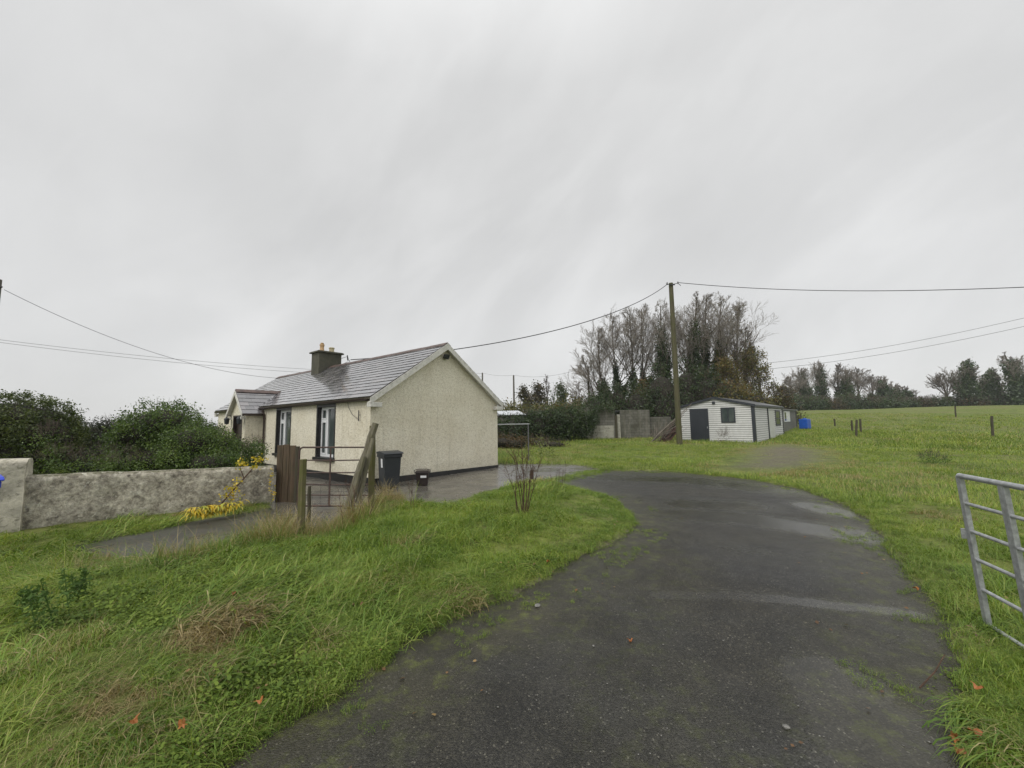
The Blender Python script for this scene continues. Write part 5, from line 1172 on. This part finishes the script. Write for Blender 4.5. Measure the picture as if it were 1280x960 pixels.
FH = [(960 + k * 19.5, random.uniform(497, 503) if k not in (9, 10) else 506, 96 + random.uniform(-3, 3)) for k in range(18)]
words = ['first', 'second', 'third', 'fourth', 'fifth', 'sixth', 'seventh', 'eighth', 'ninth', 'tenth', 'eleventh', 'twelfth', 'thirteenth', 'fourteenth', 'fifteenth', 'sixteenth', 'seventeenth', 'eighteenth']
for k, (px, pt, Yd) in enumerate(FH):
    t_ = at(px, pt, Yd); g0 = gz(t_.x, Yd); h = max(1.5, t_.z - g0)
    bush('hedge_bush', [((t_.x, Yd, g0 + h * .45), (2.9, 1.8, h * .58))], 2400, .36, ('farivy', 'brownhedge', 'farivy')[k % 3], words[k] + ' bush from the left in the dark hedge at the foot of the far trees', group='hedge at the far side of the field', twigs=70, twigl=1.4)
# small bare bushes between the cottage and the clump
for px, pt, Yd, spd, lf, lb in [(655, 482, 62, .14, 'brownhedge', 'dense dark bush just right of the second thin pole'), (668, 480, 60, .16, 'brownhedge', 'rounded dark bush left of the small upright tree'), (686, 466, 62, .12, None, 'small upright bare tree between the cottage and the tall trees'),
        (700, 480, 60, .14, 'farivy', 'half evergreen bush right of the small upright bare tree'), (713, 486, 58, .14, None, 'low bare bush left of the dark distant pole'), (726, 476, 58, .14, None, 'fine twigged bare bush behind the dark distant pole')]:
    tree(px, pt, Yd, lb, 'small bare trees beyond the ivy hedge', .12, spd, None, leafn=1600 if lf else 0, leafmat=lf or 'olive', leafs=.26, twig=.026, nb=(14, 6, 5, 3), name='bare_shrub', fan=1.3, cat='shrub', start=.05, trop=.2)
# field bank behind hedge
def hedge_run(name, pts, dp, n, ls, m, label, group=None, twigs=80, cat='hedge', rough_=.25, twigl=.4):
    """pts: (px_centre, py_top, Y, halfwidth_m)"""
    bl = []
    for (px, pt, Yd, hw_) in pts:
        t_ = at(px, pt, Yd); g0 = gz(t_.x, Yd); h = t_.z - g0; bl.append(((t_.x, Yd, g0 + h * .5), (hw_, dp, h * .53)))
    return bush(name, bl, n, ls, m, label, cat, group, twigs=twigs, rough_=rough_, twigl=twigl)
hedge_run('hedge', [(610, 508, 48, 4), (640, 507, 48, 4), (670, 506.5, 48, 4), (700, 505, 48, 4), (730, 501, 48, 4)], 2.0, 16000, .26, 'olive', 'long olive hedge on the rise beyond the ivy covered wall', twigs=150, rough_=.15)
hedge_run('ivy_covered_wall', [(622, 528, 30.5, 1.4), (645, 519, 30.5, 1.6), (668, 514, 31, 1.5), (688, 511, 31.5, 1.5), (707, 509, 32, 1.4), (724, 508.5, 32.6, 1.1)], 1.0, 26000, .14, 'ivy', 'dark ivy covered wall running between the cottage and the grey block wall', rough_=.4, twigl=.7)
bush('ivy', [((at(739, 522, 33.2).x, 33.15, at(739, 522, 33.2).z), (.45, .3, .85)), ((at(754, 510.5, 33.3).x, 33.3, at(754, 510.5, 33.3).z), (1.0, .35, .2))], 3000, .11, 'ivy', 'ivy hanging over the left end of the grey block wall', 'ivy', core=False, twigs=30)
hedge_run('bramble_patch', [(628, 545, 24, 1.2), (645, 548, 24, .9), (690, 552, 26, 1.2), (672, 549, 27, .8)], .8, 6500, .09, 'brownhedge', 'low brown bramble patch at the back edge of the lawn by the cottage', cat='brambles')
bush('small_shrub', [(tuple(at(672, 553, 18.5)), (.3, .25, .25)), (tuple(at(682, 562, 18.5)), (.4, .3, .2))], 260, .09, 'lime', 'small yellow green shrub right of the clothes line frame', core=False, twigs=30)
bush('small_shrub', [((at(1165, 578, 13.5).x, 13.5, .12), (.42, .35, .32))], 900, .05, 'weed', 'dark low weed clump in the field left of the galvanised gate', cat='weeds', core=False, twigs=60, twigl=.2)
bush('dock_weeds', [((at(905, 552, 26.6).x, 26.6, .35), (.35, .3, .45))], 160, .06, 'brownhedge', 'dead brown dock stems in front of the shed', cat='weeds', core=False, twigs=50, twigl=.45)

# garden hedges left
def hb(px, py, Y, r): v = at(px, py, Y); return ((v.x, v.y, v.z), r)
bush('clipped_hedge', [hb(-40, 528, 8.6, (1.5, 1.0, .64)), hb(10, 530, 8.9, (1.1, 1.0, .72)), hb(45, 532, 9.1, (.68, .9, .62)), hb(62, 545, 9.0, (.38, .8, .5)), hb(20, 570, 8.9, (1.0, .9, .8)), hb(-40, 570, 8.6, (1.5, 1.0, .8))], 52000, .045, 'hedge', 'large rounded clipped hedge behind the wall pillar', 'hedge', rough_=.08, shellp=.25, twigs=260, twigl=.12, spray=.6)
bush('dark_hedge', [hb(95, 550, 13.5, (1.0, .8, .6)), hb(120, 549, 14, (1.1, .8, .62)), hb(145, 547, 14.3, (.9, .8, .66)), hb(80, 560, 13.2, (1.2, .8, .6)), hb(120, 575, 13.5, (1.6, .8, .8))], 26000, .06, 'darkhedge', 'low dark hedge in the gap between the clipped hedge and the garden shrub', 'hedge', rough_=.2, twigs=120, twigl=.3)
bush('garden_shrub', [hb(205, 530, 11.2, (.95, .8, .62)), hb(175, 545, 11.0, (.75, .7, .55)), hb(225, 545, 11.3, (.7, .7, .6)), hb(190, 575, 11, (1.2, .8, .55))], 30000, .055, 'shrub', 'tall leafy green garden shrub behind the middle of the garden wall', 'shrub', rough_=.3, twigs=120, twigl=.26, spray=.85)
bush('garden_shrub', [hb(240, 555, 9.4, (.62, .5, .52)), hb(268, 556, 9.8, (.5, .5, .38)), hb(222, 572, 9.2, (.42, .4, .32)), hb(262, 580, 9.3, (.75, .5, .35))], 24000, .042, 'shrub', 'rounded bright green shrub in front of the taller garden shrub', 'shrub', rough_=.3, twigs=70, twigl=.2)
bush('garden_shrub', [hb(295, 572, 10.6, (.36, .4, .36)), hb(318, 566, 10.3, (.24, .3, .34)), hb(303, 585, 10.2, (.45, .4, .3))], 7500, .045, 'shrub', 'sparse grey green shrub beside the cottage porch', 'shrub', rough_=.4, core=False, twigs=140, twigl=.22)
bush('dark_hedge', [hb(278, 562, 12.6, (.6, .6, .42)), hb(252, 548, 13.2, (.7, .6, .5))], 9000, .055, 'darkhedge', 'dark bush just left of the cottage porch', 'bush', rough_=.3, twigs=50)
bush('border_plants', [hb(75, 578, 7.9, (.35, .3, .3)), hb(110, 583, 8.3, (.6, .35, .22)), hb(160, 583, 8.8, (.7, .35, .2)), hb(135, 575, 9.4, (.9, .4, .3)), hb(60, 560, 8.0, (.25, .3, .5))], 3200, .035, 'shrub', 'thin weedy border plants behind the top of the garden wall', 'plants', core=False, twigs=260, twigl=.2, shellp=.9)

# yellow leaved creeper on the wall
yc = empty('yellow_creeper', (*G(300, 632)[:2], 0), 0, 'yellow leaved creeper climbing from the path over the garden wall end', 'creeper'); yb = Vector(yc.location)
stempts = [at(268, 640, 7.75), at(285, 620, 7.7), at(305, 598, 7.85), at(318, 583, 8.1), at(330, 574, 8.35)]
b = MB(); b.tube([p_ - yb for p_ in stempts], [.018, .014, .012, .009, .006], 7); b.tube([stempts[2] - yb, at(300, 585, 7.8) - yb, at(302, 577, 7.85) - yb], [.009, .007, .004], 6); b.build('stem', MAT['stem'], yc, smooth=True)
C = []; S_ = []
def cl_(px, py, Y, sx, sz, n, s):
    c_ = np.array(at(px, py, Y) - yb); C.append(c_ + rng.normal(0, 1, (n, 3)) * np.array([sx, .05, sz])); S_.append(np.full(n, s))
for a_ in [(303, 580, 7.8, .05, .05, 55, .055), (325, 574, 8.2, .07, .035, 60, .05), (318, 584, 8.0, .05, .03, 26, .05), (298, 600, 7.75, .05, .05, 22, .045), (290, 612, 7.7, .07, .05, 46, .05), (285, 622, 7.7, .07, .05, 36, .05), (300, 618, 7.8, .05, .05, 14, .045), (339, 600, 8.35, .015, .14, 32, .045), (341, 615, 8.35, .02, .1, 22, .045), (303, 628, 7.8, .03, .02, 10, .05)]: cl_(*a_)
C_ = np.concatenate(C); V, Q = leaf_mesh(C_, np.concatenate(S_), None, .75, .3); np_obj('leaves', V, Q, MAT['yellow'], yc)
# drooping strap leaves heaped at the wall foot
ys_ = empty('strap_leaf_plant', (*G(262, 643)[:2], 0), 0, 'heap of drooping bright yellow strap leaves at the foot of the garden wall', 'plant'); yb = Vector(ys_.location)
V = []; Q = []
for k in range(230):
    u_ = random.random(); p0 = at(238 + 60 * u_, 640 - 9 * u_, 7.0 + .55 * u_) - yb; p0.z = random.uniform(.10, .26); a_ = random.gauss(-1.2, .8); d = Vector((math.cos(a_), math.sin(a_), 0)); L2 = random.uniform(.12, .28); sd_ = Vector((-d.y, d.x, 0)) * random.uniform(.008, .016); q_ = p0; base = len(V)
    for i in range(5):
        t = i / 4; wv_ = (.5 + 1.2 * t * (1 - t) * 2) * (1 if i < 4 else .15); V += [q_ - sd_ * wv_, q_ + sd_ * wv_]; q_ = q_ + d * L2 / 4 * (1 - t * .6) + Vector((0, 0, .5 - 1.7 * t)) * L2 / 4; q_.z = max(q_.z, .02)
    Q += [(base + 2 * i, base + 2 * i + 1, base + 2 * i + 3, base + 2 * i + 2) for i in range(4)]
np_obj('leaves', np.array([tuple(v_) for v_ in V]), np.array(Q), MAT['yellow'], ys_)

# sapling cluster of bare upright stems
def stems(name, px, py, Yd, n, hmin, hmax, spread, r, label, cat='sapling', m='stem', side=5, group=None, fan=.22):
    g0 = at(px, py, Yd); x_ = g0.x; zb = gz(x_, Yd); o = empty(name, (x_, Yd, zb), 0, label, cat, group)
    for k in range(n):
        a_ = random.uniform(0, 6.28); b0 = Vector((math.cos(a_), math.sin(a_), 0)) * random.uniform(0, spread); H = random.uniform(hmin, hmax); d = Vector((b0.x / spread * fan + random.gauss(0, .07), b0.y / spread * fan, 1)).normalized(); ps = [b0]
        for i in range(4): d = (d + rv(.07)).normalized(); ps.append(ps[-1] + d * H / 4)
        sg = [(tuple(ps[i]), tuple(ps[i + 1]), r * (1 - .18 * i), r * (.82 - .18 * i)) for i in range(4)]
        for j in range(side):
            t = random.uniform(.35, .97) * 4; i = min(int(t), 3); q_ = ps[i].lerp(ps[i + 1], t - i); e = q_ + (d + rv(.4)).normalized() * H * random.uniform(.12, .3); sg.append((tuple(q_), tuple(e), r * .4, r * .18))
            for _ in range(2): q2 = q_.lerp(e, random.uniform(.3, .8)); sg.append((tuple(q2), tuple(q2 + rv(.05) + Vector((0, 0, .06)) * (H / 1.)), r * .25, r * .12))
        V, Q = seg_mesh(sg, 5); np_obj('stem', V, Q, MAT[m], o)
    return o
sc_ = stems('sapling', 655, 648, 6.9, 11, .85, 1.2, .16, .0085, 'clump of thin bare upright stems in the grass island', fan=.26, side=7)
b = MB(); q_ = at(665, 594, 6.95) - Vector(sc_.location); b.box(q_.x - .028, q_.x + .028, q_.y - .02, q_.y + .02, q_.z - .07, q_.z + .09); b.build('dead_flower_head', MAT['rustbar'], sc_, bevel=.015)
stems('dead_weed', 440, 650, 6.5, 7, .5, .8, .2, .006, 'dead brown weed stems at the foot of the leaning timbers', 'weed', fan=.4)
stems('dead_weed', 517, 640, 7.4, 3, .4, .6, .08, .005, 'single thin dead weed between the brown caddy and the grass', 'weed')
stems('dead_weed', 700, 602, 9.6, 7, .35, .6, .25, .005, 'thin twiggy weeds at the edge of the wet yard right of the sapling clump', 'weed')
def thistle(px, py, Yd, H, label):
    g0 = at(px, py, Yd); zb = gz(g0.x, Yd); o = empty('leafy_weed', (g0.x, Yd, zb), 0, label, 'weed', 'dark leafy weeds in the left verge')
    for k in range(3):
        d = Vector((random.gauss(0, .16), random.gauss(0, .16), 1)).normalized(); b0 = Vector((random.gauss(0, .05), random.gauss(0, .05), 0)); b = MB(); hh = H * random.uniform(.6, 1); b.tube([b0, b0 + d * hh], [.005, .003], 5); b.build('stem', MAT['weed'], o)
        n = 110; t = rng.random(n); C = np.array(b0)[None] + np.array(d)[None] * (t * hh)[:, None] + rng.normal(0, .035, (n, 3)) * (1.3 - t)[:, None]; V, Q = leaf_mesh(C, .036, None, .5, .3); np_obj('leaves', V, Q, MAT['weed'], o)
thistle(76, 765, 3.3, .42, 'tallest dark leafy weed near the left edge of the verge'); thistle(100, 740, 3.7, .34, 'dark leafy weed leaning right of the tallest one'); thistle(40, 760, 3.5, .22, 'short dark leafy weed closest to the left edge')

# brush heap beside the pole
q = at(831, 548, 29.5); bh = empty('brush_heap', (q.x, q.y, gz(q.x, q.y)), 0, 'heap of rusty brown boards and cut branches left of the tall pole', 'heap')
b = MB()
for k in range(9):
    a_ = random.uniform(-.5, .5); b.box(-.6, .6, -.05, .05, .0, .06, Matrix.Rotation(random.uniform(.5, 1.1), 3, 'Y') @ Matrix.Rotation(a_, 3, 'Z'), (0, 0, 0)) if 0 else None
    c_ = Vector((random.uniform(-.2, .7), random.uniform(-.5, .5), random.uniform(.2, .9))); b.box(c_.x - .9, c_.x + .9, c_.y - .12, c_.y + .12, c_.z - .02, c_.z + .02, Matrix.Rotation(-random.uniform(.6, 1.0), 3, 'Y') @ Matrix.Rotation(random.uniform(-.4, .4), 3, 'Z'))
b.build('board', MAT['brownheap'], bh)
sg = []
for k in range(60):
    p0 = Vector((random.uniform(-.9, .9), random.uniform(-.6, .6), random.uniform(0, .7))); d = Vector((random.gauss(.5, .6), random.gauss(0, .4), random.gauss(.5, .4))).normalized(); p1 = p0 + d * random.uniform(.4, 1.5); p1.z = min(p1.z, 2.0); sg.append((tuple(p0), tuple(p1), .018, .008))
for k in range(5): p0 = Vector((-1.2 + .1 * k, -.6, .1 + .1 * k)); sg.append((tuple(p0), tuple(p0 + Vector((2.0 + .2 * k, .3, 1.1 + .3 * k))), .045, .025))
V, Q = seg_mesh(sg, 5); np_obj('branch', V, Q, MAT['twigpale'], bh)

# fallen leaves on the driveway edge and verge
LV = [(788, 800, 'orange leaf alone in the middle of the driveway'), (685, 701, 'orange leaf at the grass edge below the sapling clump'), (1218, 914, 'large orange leaf lying in the right verge nearest the corner'), (1193, 921, 'pinkish upright curled leaf on the right driveway edge'),
      (1198, 936, 'largest pink brown leaf at the foot of the curled leaf'), (1222, 858, 'yellow orange leaf in the right verge above the large orange leaf'), (325, 875, 'pale orange leaf in the left verge nearest the driveway'), (228, 905, 'dark red leaf low in the left verge'),
      (167, 900, 'brown leaf at the bottom of the left verge'), (292, 741, 'small dark red leaf in the left verge below the fence post'), (1145, 735, 'dark brown leaf where the drive meets the right verge')]
for k, (px, py, lb) in enumerate(LV):
    q = G(px, py, .03); s = float(SD(np.array([q.x]), np.array([q.y]))[0]); zz_ = .012 if s < 0 else gz(q.x, q.y) + .10; q = G(px, py, zz_); b = MB(); S2 = .021 * random.uniform(.8, 1.25) * (1.25 if k in (2, 4) else 1); n = 14; vs = [(0, 0, 0)]
    for j in range(n):
        a_ = 2 * math.pi * j / n; rr_ = S2 * (1.0 + .35 * math.cos(5 * a_)) * (1.25 if j == 0 else 1); vs.append((rr_ * math.cos(a_), rr_ * .8 * math.sin(a_), .012 * math.cos(2 * a_) * 1.2))
    me = bpy.data.meshes.new('fallen_leaf'); me.from_pydata(vs, [], [(0, 1 + j, 1 + (j + 1) % n) for j in range(n)]); o = link_mesh('fallen_leaf', me, MAT['rust_leaf']); o.location = q; o.rotation_euler = (random.gauss(0, .3), random.gauss(0, .3) + (1.0 if k == 3 else 0), random.uniform(0, 6)); tag(o, lb, 'leaf', 'fallen autumn leaves')
for k, (px, py, s, lb) in enumerate([(672, 758, .03, 'flat stone on the driveway near the grass edge'), (742, 808, .012, 'small pale chip left of the orange leaf on the driveway'), (983, 910, .02, 'grey stone low on the right half of the driveway')]):
    q = G(px, py); rock('stone', (q.x, q.y, s * .3), (s, s * .8, s * .45), MAT['stone'], lb, group='loose stones on the driveway', seed=k + 4)
q0 = G(1150, 862); q1 = G(1182, 828); b = MB(); b.tube([(0, 0, .01), (q1.x - q0.x) * Vector((.5, 0, 0)) + Vector((0, (q1.y - q0.y) * .45, .03)), (q1.x - q0.x, q1.y - q0.y, .05)], [.005, .004, .003], 5); o = b.build('twig', MAT['stem']); o.location = (q0.x, q0.y, 0); tag(o, 'thin brown twig lying across the right driveway edge', 'twig')

# ------------------------------------------------------------------ damp air
hz = MB(); hz.box(-460, 460, -90, 760, -3, 24); ho = hz.build('haze', None or MAT['grass']); ho.data.materials.clear()
hm = bpy.data.materials.new('damp_air'); hm.use_nodes = True; ht = hm.node_tree; ht.nodes.remove(ht.nodes['Principled BSDF'])
pv = ht.nodes.new('ShaderNodeVolumePrincipled'); pv.inputs['Color'].default_value = (.93, .95, .96, 1); pv.inputs['Density'].default_value = .00042; ht.links.new(pv.outputs[0], ht.nodes['Material Output'].inputs['Volume'])
ho.data.materials.append(hm); tag(ho, kind='stuff')

x, y = shell(.9, 9, 30); sd_l = SD(x, y); near = fbm(x * 2, y * 2, 201); k = (np.abs(sd_l) < .9) & (near > .56) & (rng.random(len(x)) < .4); x, y, sd_l = x[k], y[k], sd_l[k]
zl = np.where(sd_l < 0, .012, HF(x, y, sd_l) + .07)
V, Q = leaf_mesh(np.stack([x, y, zl], -1), .034, np.tile(np.array([[0, 0, 1.]]), (len(x), 1)), .7, 0, .75); o = link_mesh('leaf_litter', np_mesh('leaf_litter', V, Q), MAT['litter']); o['kind'] = 'stuff'

for o in list(scn.objects):
    if o.parent is None and 'category' in o and 'kind' not in o: o['kind'] = 'thing'
